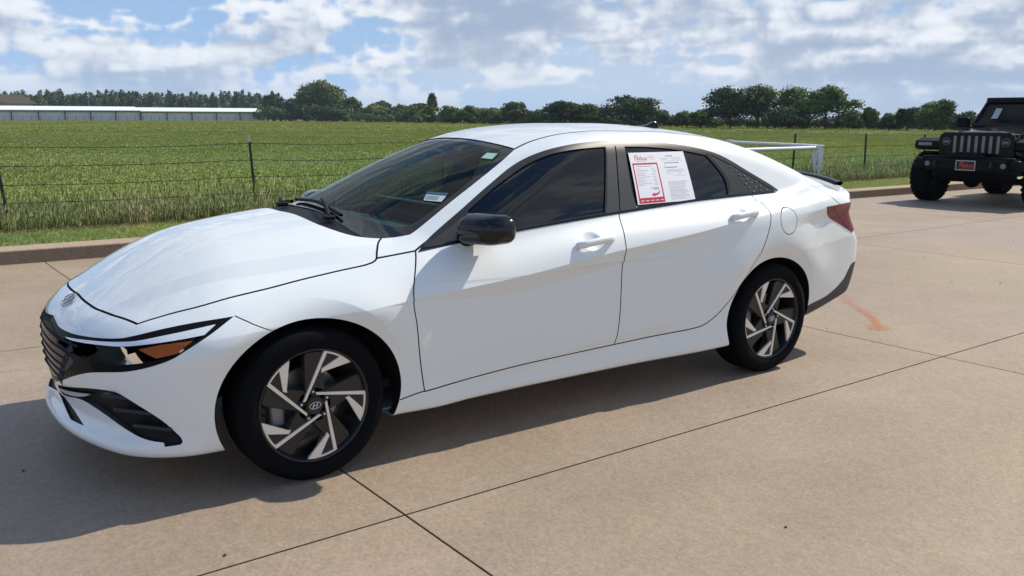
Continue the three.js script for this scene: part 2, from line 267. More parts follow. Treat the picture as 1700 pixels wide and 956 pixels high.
{
  const P = [], UV = [], C = [], I = [], nx = 120, nz = 90;
  const xs = [], zs = [];
  for (let i = 0; i <= nx; i++) { const t = i / nx * 2 - 1; xs.push(20 + Math.sign(t) * (35 * Math.abs(t) + 1400 * Math.pow(Math.abs(t), 4))); }
  for (let j = 0; j <= nz; j++) { const t = j / nz; zs.push(26 * t + 1600 * Math.pow(t, 4)); }
  for (let j = 0; j <= nz; j++) for (let i = 0; i <= nx; i++) {
    const x = xs[i], z = KZ(x) - zs[j] + 0.02, n = fbm(x * 0.05, 1, z * 0.02, 4), m = fbm(x * 0.4, 7, z * 0.25, 3), d = zs[j];
    P.push(x, fieldY(x, z) - 0.02, z); UV.push(x / 3.1, z / 3.1);
    const bare = d < 3.0 ? 0.62 : 1, s = bare * (1 + 0.30 * n + 0.22 * m); C.push(s * (1 + 0.14 * n + (d < 3.2 ? 0.3 : 0)), s, s * (1 - 0.1 * n));
  }
  for (let j = 0; j < nz; j++) for (let i = 0; i < nx; i++) { const o = j * (nx + 1) + i; I.push(o, o + 1, o + nx + 1, o + 1, o + nx + 2, o + nx + 1); }
  const g = new THREE.BufferGeometry(); g.setAttribute('position', new THREE.Float32BufferAttribute(P, 3)); g.setAttribute('uv', new THREE.Float32BufferAttribute(UV, 2)); g.setAttribute('color', new THREE.Float32BufferAttribute(C, 3)); g.setIndex(I); g.computeVertexNormals();
  tag(obj('field_ground', g, fieldMat), 'open green pasture running to the tree line', null, null, 'structure');
  const back = new THREE.PlaneGeometry(3000, 1500).rotateX(-Math.PI / 2).translate(0, -0.06, 750 - 4);
  tag(obj('ground', back, new THREE.MeshStandardMaterial({ color: rgb(0.20, 0.20, 0.09), roughness: 1 })), 'level ground under and beyond the lot', null, null, 'structure');
}
// grass: blades as bent slivers, grown in tufts
const leafy = (r, g, b, t = 0.35) => phys(r, g, b, 0.95, { transmission: t, thickness: 0, specularIntensity: 0.3 });
function tuft(n, h, spread, w, bend, seeds) {
  const P = [], I = [], N = []; let o = 0;
  for (let i = 0; i < n; i++) {
    const a = rr(0, 6.283), r = spread * Math.sqrt(rnd()), x0 = r * Math.cos(a), z0 = r * Math.sin(a), H = h * rr(0.55, 1.1), b = a + rr(-0.9, 0.9), bx = Math.cos(b) * bend * H * rr(0.3, 1.2), bz = Math.sin(b) * bend * H * rr(0.3, 1.2), f = rr(0, 6.283), wx = Math.cos(f) * w, wz = Math.sin(f) * w;
    const m = 0.55; P.push(x0 - wx, 0, z0 - wz, x0 + wx, 0, z0 + wz, x0 + bx * 0.3 - wx * 0.8, H * m, z0 + bz * 0.3 - wz * 0.8, x0 + bx * 0.3 + wx * 0.8, H * m, z0 + bz * 0.3 + wz * 0.8, x0 + bx, H, z0 + bz);
    I.push(o, o + 1, o + 2, o + 1, o + 3, o + 2, o + 2, o + 3, o + 4);
    for (let k = 0; k < 5; k++) { const q = Math.hypot(bx, bz) || 1; N.push(bx / q * 0.35, 0.9, bz / q * 0.35); }
    o += 5;
    if (seeds && rnd() < seeds) { const s = w * 2.2; P.push(x0 + bx - s, H * 0.9, z0 + bz, x0 + bx + s, H * 0.9, z0 + bz, x0 + bx * 1.25, H * 1.22, z0 + bz * 1.25); I.push(o, o + 1, o + 2); for (let k = 0; k < 3; k++) N.push(0, 1, 0); o += 3; }
  }
  const g = new THREE.BufferGeometry(); g.setAttribute('position', new THREE.Float32BufferAttribute(P, 3)); g.setAttribute('normal', new THREE.Float32BufferAttribute(N, 3)); g.setIndex(I); return g;
}
function scatter(name, label, geo, mat, n, place, tint) {
  const m = new THREE.InstancedMesh(geo, mat, n), q = new THREE.Object3D(), c = new THREE.Color();
  for (let i = 0; i < n; i++) { const [x, z, s, sy] = place(i); q.position.set(x, fieldY(x, z) - 0.02, z); q.rotation.set(0, rr(0, 6.283), 0); q.scale.set(s, s * (sy ?? 1), s); q.updateMatrix(); m.setMatrixAt(i, q.matrix); const [r, g, b] = tint(x, z); m.setColorAt(i, c.setRGB(r, g, b)); }
  m.name = numbered(name); m.castShadow = m.receiveShadow = true; scene.add(m); return tag(m, label, 'grass', null, 'stuff');
}
const gm = leafy(1, 1, 1, 0.35);
const fz = (x) => KZ(x) - 2.2;                                     // the fence line, about z = -8.2 near the car's nose
scatter('mown_grass', 'short mown grass strip between the kerb and the fence', tuft(11, 0.05, 0.075, 0.0032, 0.6, 0), gm, 60000,
  () => { const x = -6 + 32 * Math.pow(rnd(), 1.1), d = 0.0 + 1.3 * rnd(); return [x, KZ(x) - d, rr(0.7, 1.2)]; },
  (x, z) => { const n = fbm(x * 0.9, 0, z * 0.9, 3), e = rr(0.85, 1.15), y = rnd() < 0.08 ? 1.5 : 1; return [(0.36 + 0.09 * n) * e * y, (0.46 + 0.05 * n) * e, 0.13 * e]; });
scatter('cut_grass_line', 'line of dead brown clippings at the edge of the mown strip', tuft(9, 0.07, 0.10, 0.0035, 2.2, 0), gm, 5200,
  () => { const x = -6 + 32 * rnd(), d = 1.30 + 0.16 * (rnd() + rnd() - 1) + 0.05 * Math.sin(x * 1.3); return [x, KZ(x) - d, rr(0.7, 1.3)]; },
  () => { const e = rr(0.6, 1.3); return [0.23 * e, 0.165 * e, 0.085 * e]; });
const tallTint = (x, z) => { const n = fbm(x * 0.5, 5, z * 0.5, 3), e = rr(0.75, 1.25), dry = rnd() < 0.16 + 0.14 * n; return dry ? [0.40 * e, 0.34 * e, 0.17 * e] : [(0.20 + 0.07 * n) * e, (0.275 + 0.05 * n) * e, 0.085 * e]; };
for (const [h, n, sd] of [[0.22, 16000, 0.08], [0.44, 2600, 0.5]])
  scatter('fence_grass', h < 0.3 ? 'rank green grass grown up along the wire fence' : 'tall seeding grass stalks along the wire fence', tuft(h < 0.3 ? 13 : 7, h, 0.11, 0.0040, 0.34, sd), gm, n,
    () => { const x = -6 + 34 * rnd(), c = 0.5 + 0.5 * fbm(x * 0.8, 2, 0, 3), d = 1.42 + 0.12 * rnd() + 2.6 * Math.pow(rnd(), 1.5); return [x, KZ(x) - d, rr(0.7, 1.1), rr(0.45, 0.8) + 0.75 * c * Math.exp(-Math.pow((d - 1.9) / 0.8, 2))]; }, tallTint);
const fieldTint = (x, z) => { const n = fbm(x * 0.06, 1, z * 0.03, 4), e = rr(0.9, 1.1), d = Math.min(1, (KZ(x) - z) / 60), dry = rnd() < 0.07 + 0.15 * n; const k = dry ? 1.25 : 1; return [(0.27 + 0.09 * n + 0.03 * d) * e * k, (0.365 + 0.05 * n - 0.02 * d) * e * (dry ? 1.1 : 1), (0.080 - 0.03 * d) * e]; };
const inView = (dist) => { const a = rr(-0.30, 1.52) , D = dist; return [-2.66 + D * Math.sin(a), 4.07 - D * Math.cos(a)]; };
for (const [n, d0, d1, h, w, blades, sp] of [[74000, 13, 34, 0.12, 0.0055, 11, 0.17], [72000, 32, 90, 0.13, 0.012, 10, 0.36], [60000, 85, 300, 0.16, 0.035, 9, 0.9]])
  scatter('pasture_grass', d0 < 20 ? 'knee-high pasture grass just beyond the fence' : d0 < 50 ? 'pasture grass in the middle of the field' : 'pasture grass far out in the field', tuft(blades, h, sp, w, 0.22, 0.12), gm, n,
    () => { for (;;) { const [x, z] = inView(d0 + (d1 - d0) * Math.pow(rnd(), 0.8)); if (KZ(x) - z > 3.2) return [x, z, rr(0.6, 1.15), 0.55 + 0.7 * Math.max(0, 0.5 + 0.8 * fbm(x * 0.15, 0, z * 0.15, 3))]; } }, fieldTint);

// ---------- wire fence ----------
const rust = std(0.05, 0.045, 0.035, 0.8), postGreen = std(0.030, 0.040, 0.028, 0.7), wireM = std(0.06, 0.05, 0.04, 0.6, { metalness: 0.4 });
const postAt = [[-7.3, -0.04], [-4.35, 0.02], [-1.40, -0.085], [1.63, -0.055], [4.6, 0.02], [7.45, -0.03], [10.3, 0.02], [13.08, 0.01], [15.6, -0.02], [17.95, -0.05], [20.8, 0.01], [23.7, 0.02], [26.6, -0.02], [29.6, 0]];
const posts = [];
postAt.forEach(([x, lean], i) => {
  const z = fz(x), y0 = fieldY(x, z), H = i === 2 ? 0.93 : i === 3 ? 1.04 : rr(0.86, 0.98);
  const t = thing('fence_post', i === 2 ? 'dark steel fence post leaning at the left edge of the photo' : i === 3 ? 'dark steel fence post with a pale tip beyond the white car\'s bonnet' : i === 7 ? 'dark steel fence post seen through the white pipe brace' : i === 8 ? 'dark steel fence post just right of the white pipe brace' : i === 9 ? 'dark steel fence post just left of the black off-road car' : ['farthest left steel fence post, beyond the photo\'s left edge', 'steel fence post just beyond the photo\'s left edge', , , 'steel fence post hidden behind the white car\'s windscreen', 'steel fence post hidden behind the white car\'s roof', 'steel fence post hidden behind the white car\'s rear window', , , , 'steel fence post behind the black off-road car\'s windscreen', 'steel fence post behind the black off-road car\'s roof', 'steel fence post behind the black off-road car\'s tail', 'last steel fence post far right beyond the black off-road car'][i], 'fence post', [x, y0 - 0.25, z], 0, 'steel posts of the wire fence');
  t.rotation.z = -lean; t.rotation.x = rr(-0.02, 0.02);
  obj('stake', [box(0.034, H + 0.25, 0.006, 0, (H + 0.25) / 2, 0), box(0.007, H + 0.25, 0.030, 0, (H + 0.25) / 2, -0.018)], postGreen, t);
  obj('stake_tip', [box(0.036, 0.09, 0.008, 0, H + 0.205, 0), box(0.009, 0.09, 0.032, 0, H + 0.205, -0.018)], i === 3 ? std(0.55, 0.53, 0.45, 0.8) : postGreen, t);
  const st = []; for (let k = 0; k < 14; k++) st.push(box(0.02, 0.012, 0.012, 0, 0.42 + k * 0.062, 0.006)); if (H < 1.1) obj('stud', st.slice(0, 12), postGreen, t).userData.kind = 'stuff';
  const cl = []; for (const y of [0.26, 0.48, 0.71, 0.94]) if (y < H) cl.push(box(0.055, 0.007, 0.02, 0, y + 0.25, 0.004)); if (cl.length) obj('wire_clip', cl, wireM, t).userData.kind = 'stuff';
  posts.push([x, y0, z, lean]);
});
[0.26, 0.48, 0.71, 0.94].forEach((h, k) => {
  const g = [], pts = [];
  posts.forEach(([x, y, z, lean], i) => { const px = x + lean * h; pts.push([px, y + h * 0.985 + 0.012 * (hash(i, k, 3) - 0.5), z + 0.012]); if (i < posts.length - 1) { const q = posts[i + 1]; for (const s of [0.33, 0.66]) pts.push([px + (q[0] - px) * s, y + (q[1] - y) * s + h * 0.985 - 0.012 - 0.018 * hash(i, k, s * 10), z + (q[2] - z) * s + 0.01]); } });
  g.push(tube(pts, 0.0042, 260, 5));
  const cv = new THREE.CatmullRomCurve3(pts.map((p) => V(...p)));
  for (let i = 0; i < 240; i++) { const p = cv.getPoint((i + 0.5) / 240), a = rr(0, 3); for (const s of [-1, 1]) g.push(rod([p.x - 0.006, p.y - 0.014 * Math.cos(a) * s, p.z - 0.014 * Math.sin(a)], [p.x + 0.006, p.y + 0.014 * Math.cos(a) * s, p.z + 0.014 * Math.sin(a)], 0.002, 3)); }
  tag(obj('barbed_wire', g, wireM), ['lowest', 'second lowest', 'third', 'topmost'][k] + ' barbed wire strand of the pasture fence', 'barbed wire');
});

// ---------- white pipe brace by the fence ----------
{
  const t = thing('pipe_barrier', 'white painted pipe brace with two square posts beyond the white car\'s boot', 'barrier', [0, 0, 0]);
  const wm = std(0.78, 0.79, 0.78, 0.5), y = 0.11, x1 = 13.30, z1 = -7.62;
  obj('post', rbox(0.15, 0.76, 0.15, 0.006, x1, y + 0.35, z1), wm, t);
  obj('post_cap', rbox(0.17, 0.03, 0.17, 0.006, x1, y + 0.742, z1), wm, t);
  obj('hinge_plate', [rbox(0.012, 0.52, 0.08, 0.003, x1 - 0.08, y + 0.36, z1 + 0.06), rbox(0.06, 0.6, 0.06, 0.01, x1 - 0.115, y + 0.33, z1 + 0.03)], wm, t);
  obj('rail', rod([x1 - 0.04, y + 0.70, z1], [10.3, y + 0.70, z1 + 0.10], 0.038, 12), wm, t);
  const x2 = 12.05, z2 = -8.9;
  obj('rail', rod([x1 - 0.02, y + 0.735, z1 - 0.02], [x2, y + 0.80, z2], 0.036, 12), wm, t);
  obj('post', rbox(0.12, 0.90, 0.12, 0.006, x2, y + 0.40, z2), wm, t);
  obj('post', rbox(0.13, 0.78, 0.13, 0.006, 10.25, y + 0.35, z1 + 0.10), wm, t);
}

// ---------- far buildings ----------
const polar = (px, dist) => { const a = (px - 850) / 1488.6, cy = Math.cos(-0.61375), sy = Math.sin(-0.61375), dx = a * cy - sy, dz = -a * sy - cy, l = Math.hypot(dx, dz) / Math.hypot(a, 1); return [-2.663 + dx / l * dist, 4.066 + dz / l * dist]; };   // a place by its bearing and its distance along the view
{
  const [ax, az] = polar(-60, 268), [bx, bz] = polar(443, 318), L = Math.hypot(bx - ax, bz - az), t = thing('storage_shed', 'long open-sided metal shed with white roof and dark posts far across the field', 'shed', [ax, 0, az], -Math.atan2(bz - az, bx - ax));
  const wr = std(0.86, 0.88, 0.90, 0.5), wl = std(0.66, 0.70, 0.74, 0.7), dk = std(0.07, 0.075, 0.085, 0.7), mid = L * 0.56;
  for (const [p, q, h] of [[0, mid, 2.95], [mid + 0.3, L, 2.75]]) {
    obj('roof', [box(q - p, 0.16, 8, 0, 0, -4).rotateX(0.155).translate((p + q) / 2, h + 0.16, 0.7)], wr, t);
    obj('back_wall', box(q - p, h, 0.15, (p + q) / 2, h / 2, -0.5), wl, t);
    obj('eave_beam', box(q - p, 0.25, 0.12, (p + q) / 2, h - 0.14, 0.45), dk, t);  // dark beam running along the front below the roof edge
    for (let x = p; x <= q + 0.1; x += (q - p) / Math.round((q - p) / 7.4)) obj('post', box(0.34, h, 0.3, x, h / 2, 0.35), dk, t);
  }
  const f = thing('field_fence', 'thin dark rail fence in front of the far metal shed', 'fence', [ax, 0, az + 4], -Math.atan2(bz - az, bx - ax)), rails = [];
  for (let x = 0; x < L; x += 2.45) obj('post', box(0.10, 1.35, 0.10, x, 0.67, 0), dk, f);
  obj('rail', box(L, 0.07, 0.05, L / 2, 1.25, 0), dk, f); obj('rail', box(L, 0.07, 0.05, L / 2, 0.65, 0), dk, f);
}
{
  const [hx, hz] = polar(6, 385), t = thing('farm_building', 'low building with brown hipped roof among the far left trees', 'building', [hx, 0, hz], 0.25), br = std(0.20, 0.145, 0.105, 0.9), wl = std(0.34, 0.27, 0.2, 0.9);
  obj('wall', box(26, 6.4, 14, 0, 3.2, 0), wl, t);
  const roof = (w, h, d, x, y) => { const s = new THREE.Shape(); s.moveTo(-w / 2, 0); s.lineTo(w / 2, 0); s.lineTo(w / 2 - h * 1.6, h); s.lineTo(-w / 2 + h * 1.6, h); return new THREE.ExtrudeGeometry(s, { depth: d, bevelEnabled: false }).translate(x, y, -d / 2); };
  obj('roof', roof(29, 3.6, 16, 0, 6.4), br, t); obj('roof', roof(10, 2.0, 4, -4, 6.3).translate(0, 0, 8), std(0.15, 0.10, 0.075, 0.9), t);
  for (let i = 0; i < 5; i++) obj('window', box(1.6, 1.8, 0.2, -10 + i * 5, 4.6, 7.05), std(0.05, 0.06, 0.07, 0.2), t);
}

// ---------- trees ----------
const bark = std(0.055, 0.045, 0.035, 0.95);
function crownGeo(lobes, n, size, droop = 0) {                      // leaf sprays spread through lobes [x, y, z, r, ry]; normals lean outwards so that clumps read light and dark
  const P = [], N = [], I = [], C = []; let o = 0; const vol = lobes.map((l) => l[3] * l[3] * l[4]), tot = vol.reduce((a, b) => a + b, 0);
  lobes.forEach((l, li) => {
    const m = Math.round(n * vol[li] / tot);
    for (let i = 0; i < m; i++) {
      let a = rr(0, 6.283), c = rr(-1, 1), s = Math.sqrt(1 - c * c), rad = Math.pow(rnd(), 0.42) * (0.82 + 0.34 * noise3(s * Math.cos(a) * 2.2 + li * 9, c * 2.2, s * Math.sin(a) * 2.2));
      const dx = s * Math.cos(a), dy = c, dz = s * Math.sin(a), x = l[0] + dx * rad * l[3], y = l[1] + dy * rad * l[4] - droop * rad * rad, z = l[2] + dz * rad * l[3], S = size * rr(0.6, 1.3);
      const u = V(rr(-1, 1), rr(-0.6, 0.6), rr(-1, 1)).normalize(), w = V(dx, dy + 0.35, dz).cross(u).normalize();
      const nn = V(dx + rr(-0.5, 0.5), dy + 0.3 + rr(-0.5, 0.5), dz + rr(-0.5, 0.5)).normalize();
      const q = [[-1, -0.2], [0, -0.75], [1, 0.1], [0.15, 0.8]], tone = 0.72 + 0.55 * rnd() + 0.25 * noise3(x * 1.1, y * 1.1, z * 1.1), yel = 1 + 0.25 * noise3(x * 0.6 + 9, y * 0.6, z * 0.6);
      for (const [e, f] of q) { P.push(x + (u.x * e + w.x * f) * S, y + (u.y * e + w.y * f) * S, z + (u.z * e + w.z * f) * S); N.push(nn.x, nn.y, nn.z); C.push(tone * yel, tone, tone * 0.95); }
      I.push(o, o + 1, o + 2, o, o + 2, o + 3); o += 4;
    }
  });
  const g = new THREE.BufferGeometry(); g.setAttribute('position', new THREE.Float32BufferAttribute(P, 3)); g.setAttribute('normal', new THREE.Float32BufferAttribute(N, 3)); g.setAttribute('color', new THREE.Float32BufferAttribute(C, 3)); g.setIndex(I); return g;
}
const greens = [leafy(0.050, 0.078, 0.026, 0.25), leafy(0.100, 0.150, 0.038, 0.32), leafy(0.150, 0.205, 0.046, 0.35), leafy(0.13, 0.18, 0.045, 0.35)];
for (const g of greens) g.vertexColors = true;
function broadleaf(W, H, kind) {                                     // lobes of a round, a spreading or an upright crown on a forked trunk
  const lobes = [], up = kind === 'upright', low = kind === 'bush', n = up ? 6 : low ? 7 : 9;
  lobes.push([0, H * (low ? 0.5 : 0.58), 0, W * (up ? 0.36 : 0.40), H * (low ? 0.46 : 0.38)]);
  for (let i = 0; i < n; i++) { const a = i / n * 6.283 + rr(-0.4, 0.4), f = i % 3, rad = W * (up ? 0.16 : 0.30) * rr(0.6, 1.15), y = H * (low ? rr(0.25, 0.72) : [0.36, 0.58, 0.78][f] + rr(-0.07, 0.07)); lobes.push([Math.cos(a) * rad * (f === 2 ? 0.6 : 1), y, Math.sin(a) * rad * (f === 2 ? 0.6 : 1), W * rr(0.15, 0.25), H * rr(0.12, 0.2)]); }
  lobes.push([rr(-0.1, 0.1) * W, H * 0.86, rr(-0.1, 0.1) * W, W * 0.16, H * 0.13]);
  return lobes;
}
function trunkGeo(H, r, lobes) {
  const g = [rod([0, -0.3, 0], [0.02 * H, H * 0.42, 0], r, 8, r * 0.6)];
  for (const l of lobes.slice(1)) { const y0 = H * rr(0.14, 0.36); g.push(rod([0.02 * H * y0 / H, y0, 0], [l[0] * 0.85, l[1] * 0.97, l[2] * 0.85], r * 0.38, 5, r * 0.12)); }
  return g;
}
const yawTo = 0;
function tree(name, label, px0, px1, pyTop, pyBase, green, kind, dens = 1, dist0) {
  const dist = dist0 ?? Math.min(330, 1488.6 * 1.416 / Math.max(5.5, pyBase - 193.2)), sc = dist / 1488.6, W = (px1 - px0) * sc, H = (pyBase - pyTop) * sc, [x, z] = polar((px0 + px1) / 2, dist);
  const t = thing(name, label, 'tree', [x, 0, z], rr(0, 6)), lobes = broadleaf(W * (kind === 'round' ? 1.34 : 1.22), H * 1.0, kind);
  obj('trunk', trunkGeo(H, Math.max(0.12, H * 0.022), lobes), bark, t);
  obj('crown', crownGeo(lobes, Math.round((3200 + 2300 * Math.min(4, W * H / 40)) * dens), Math.max(0.14, 0.22 * dist / 150)), greens[green], t);
  return t;
}
const TR = [
  ['broad_tree', 'dark rounded tree at the right end of the metal shed', 443, 482, 157, 200, 0, 'round'], ['broad_tree', 'dark tree between the shed and the tallest feathery tree', 470, 520, 163, 200.5, 0, 'bush'],
  ['broad_tree', 'tall feathery-topped tree, the highest left of the car roof', 497, 583, 133, 201, 1, 'round'], ['bush_tree', 'dark bushy undergrowth tree at the foot of the tall feathery tree', 515, 590, 172, 201.5, 0, 'bush'],
  ['broad_tree', 'thin-topped tree just right of the tall feathery tree', 570, 607, 161, 201, 1, 'round', 0.6], ['bush_tree', 'low yellow-green rounded tree left of a notch in the tree line', 596, 652, 172, 202, 2, 'bush'],
  ['broad_tree', 'small dark tree peeping over the yellow-green tree', 612, 656, 167, 200, 0, 'round'], ['bush_tree', 'low mid-green tree left of the slim upright tree', 648, 690, 173, 202, 1, 'bush'],
  ['bush_tree', 'wide light-green tree below the slim upright tree', 668, 728, 170, 203, 2, 'bush'], ['upright_tree', 'slim upright tree standing above the tree line', 708, 729, 153, 203, 1, 'upright'],
  ['bush_tree', 'grey-green tree right of the slim upright tree', 725, 775, 174, 204, 1, 'bush'], ['bush_tree', 'small rounded tree in the middle of the low row', 760, 800, 174, 204, 1, 'bush'],
  ['bush_tree', 'light-green wide tree above the car\'s windscreen header', 790, 845, 177, 204.5, 2, 'bush'], ['broad_tree', 'two-headed tree above the front of the car roof', 830, 876, 168, 205, 1, 'round'],
  ['bush_tree', 'low tree over the middle of the car roof', 868, 910, 180, 206, 1, 'bush'], ['broad_tree', 'wide dark tree over the car roof\'s crest', 902, 965, 166, 207, 0, 'round'],
  ['broad_tree', 'mid-green tree beside the wide dark tree over the roof', 950, 1000, 170, 207, 1, 'round'], ['broad_tree', 'big dark tree over the rear half of the car roof', 996, 1094, 157, 208, 0, 'round'],
  ['broad_tree', 'small slim dark tree at a gap over the roof\'s rear', 1086, 1108, 181, 208, 0, 'upright'], ['bush_tree', 'small pale tree beside the roof antenna', 1108, 1146, 181, 209, 1, 'bush', 0.7],
  ['bush_tree', 'loose low tree left of the big right-hand group', 1135, 1180, 178, 209.5, 1, 'bush', 0.8], ['broad_tree', 'largest dark tree at the left of the right-hand group', 1162, 1250, 139, 210, 0, 'round'],
  ['broad_tree', 'tall tree with sunlit crown in the right-hand group', 1215, 1285, 136, 210, 1, 'round'], ['broad_tree', 'airy tree standing behind the right-hand group', 1275, 1338, 139, 210, 2, 'round', 0.6],
  ['broad_tree', 'rounded full tree at the right of the right-hand group', 1320, 1402, 137, 211, 1, 'round'], ['bush_tree', 'dark low growth under the right-hand group', 1255, 1345, 174, 211, 0, 'bush'],
  ['bush_tree', 'small tree right after the right-hand group', 1388, 1426, 178, 212, 1, 'bush'], ['upright_tree', 'pointed tree standing alone right of the big group', 1415, 1450, 174, 212, 1, 'upright'],
  ['bush_tree', 'low round tree left of the twin trees near the off-road car', 1446, 1484, 184, 213, 0, 'bush'], ['broad_tree', 'dark tree beside the light-topped tree near the off-road car', 1474, 1516, 175, 213, 0, 'round'],
  ['broad_tree', 'tree with light-green top just left of the off-road car', 1505, 1574, 161, 214, 1, 'round'], ['bush_tree', 'low dark tree touching the off-road car\'s bonnet', 1560, 1616, 181, 214, 0, 'bush'],
  ['broad_tree', 'tree behind the off-road car', 1610, 1660, 178, 214, 1, 'round'], ['broad_tree', 'light-topped tree over the off-road car\'s roof at the right edge', 1668, 1740, 158, 215, 2, 'round'],
];
for (const a of TR) tree(...a);
{                                                                    // the woods behind the shed read as one mass
  const kinds = [], mats = [greens[0], greens[1], greens[1]];
  for (let k = 0; k < 5; k++) { const H = 1, W = [0.5, 0.62, 0.4, 0.7, 0.45][k], l = []; for (let i = 0; i < 7; i++) { const f = i / 6; l.push([rr(-0.05, 0.05), 0.25 + 0.65 * f, rr(-0.05, 0.05), W * 0.5 * (1 - 0.75 * f) + 0.03, 0.14]); } kinds.push(crownGeo(l, 750, 0.045)); }
  kinds.forEach((g, k) => {
    const n = 60, m = new THREE.InstancedMesh(g, greens[k % 2], n), q = new THREE.Object3D(), c = new THREE.Color();
    for (let i = 0; i < n; i++) { const px = -90 + 560 * ((i + rnd()) / n), dist = rr(400, 520), [x, z] = polar(px, dist), H = (193 - (158 + 5 * noise3(px * 0.02, k, 0))) * dist / 1488.6 + 1.5 + rr(-1.2, 1.6); q.position.set(x, -0.5, z); q.rotation.y = rr(0, 6); q.scale.set(H * 1.1, H, H * 1.1); q.updateMatrix(); m.setMatrixAt(i, q.matrix); const e = rr(0.75, 1.25); m.setColorAt(i, c.setRGB(e, e * rr(0.95, 1.1), e)); }
    m.name = numbered('far_woods'); m.castShadow = true; scene.add(m); tag(m, 'distant mixed woods reading as one dark green band behind the shed', 'woods', null, 'stuff');
  });
  // thicket that closes the tree line at the ground
  const g = crownGeo([[0, 0.5, 0, 0.7, 0.55], [0.5, 0.4, 0.1, 0.5, 0.42], [-0.5, 0.42, 0, 0.5, 0.4]], 260, 0.09), n = 190, m = new THREE.InstancedMesh(g, greens[0], n), q = new THREE.Object3D(), c = new THREE.Color();
  for (let i = 0; i < n; i++) { const px = 440 + 1290 * (i + rnd()) / n, base = 200.5 + (px - 440) / 1290 * 14, tall = 0.5 + 0.5 * noise3(px * 0.035, 4, 2), dist = 1488.6 * 1.416 / (base - 193) * rr(1.0, 1.12), [x, z] = polar(px, dist), H = (14 + 15 * tall + rr(-3, 3)) * dist / 1488.6; q.position.set(x, -0.1, z); q.rotation.y = rr(0, 6); q.scale.set(H * 1.1, H, H * 1.1); q.updateMatrix(); m.setMatrixAt(i, q.matrix); const e = rr(0.7, 1.2) * (px < 900 ? 1.5 : 0.9); m.setColorAt(i, c.setRGB(e * 1.05, e * 1.05, e)); }
  m.name = 'hedge_growth'; m.castShadow = true; scene.add(m); tag(m, 'unbroken low brush along the foot of the tree line', 'brush', null, 'stuff');
}

scene.fog = new THREE.FogExp2(new THREE.Color().setRGB(0.62, 0.72, 0.86), 0.00024);   // the day's thin haze
// ---------- materials of the vehicles ----------
const paint = phys(0.81, 0.84, 0.825, 0.52, { clearcoat: 1, clearcoatRoughness: 0.03 });
const gloss = phys(0.005, 0.006, 0.008, 0.10, { specularIntensity: 0.9 }), satin = phys(0.024, 0.024, 0.026, 0.42, { specularIntensity: 0.7 }), rubber = phys(0.0045, 0.005, 0.0062, 0.85, { specularIntensity: 0.2 }), plastic = phys(0.009, 0.0095, 0.0105, 0.55, { specularIntensity: 0.4 }), seamM = std(0.012, 0.012, 0.013, 0.9);
const chrome = std(0.75, 0.76, 0.78, 0.16, { metalness: 1 }), cloth = std(0.055, 0.057, 0.062, 0.9), lining = std(0.03, 0.031, 0.034, 0.95);
const screenGlass = phys(0.58, 0.82, 0.78, 0, { transmission: 1, thickness: 0, ior: 1.52, specularIntensity: 0.5 }), darkGlass = phys(0.13, 0.15, 0.16, 0, { transmission: 1, thickness: 0, ior: 1.6 });

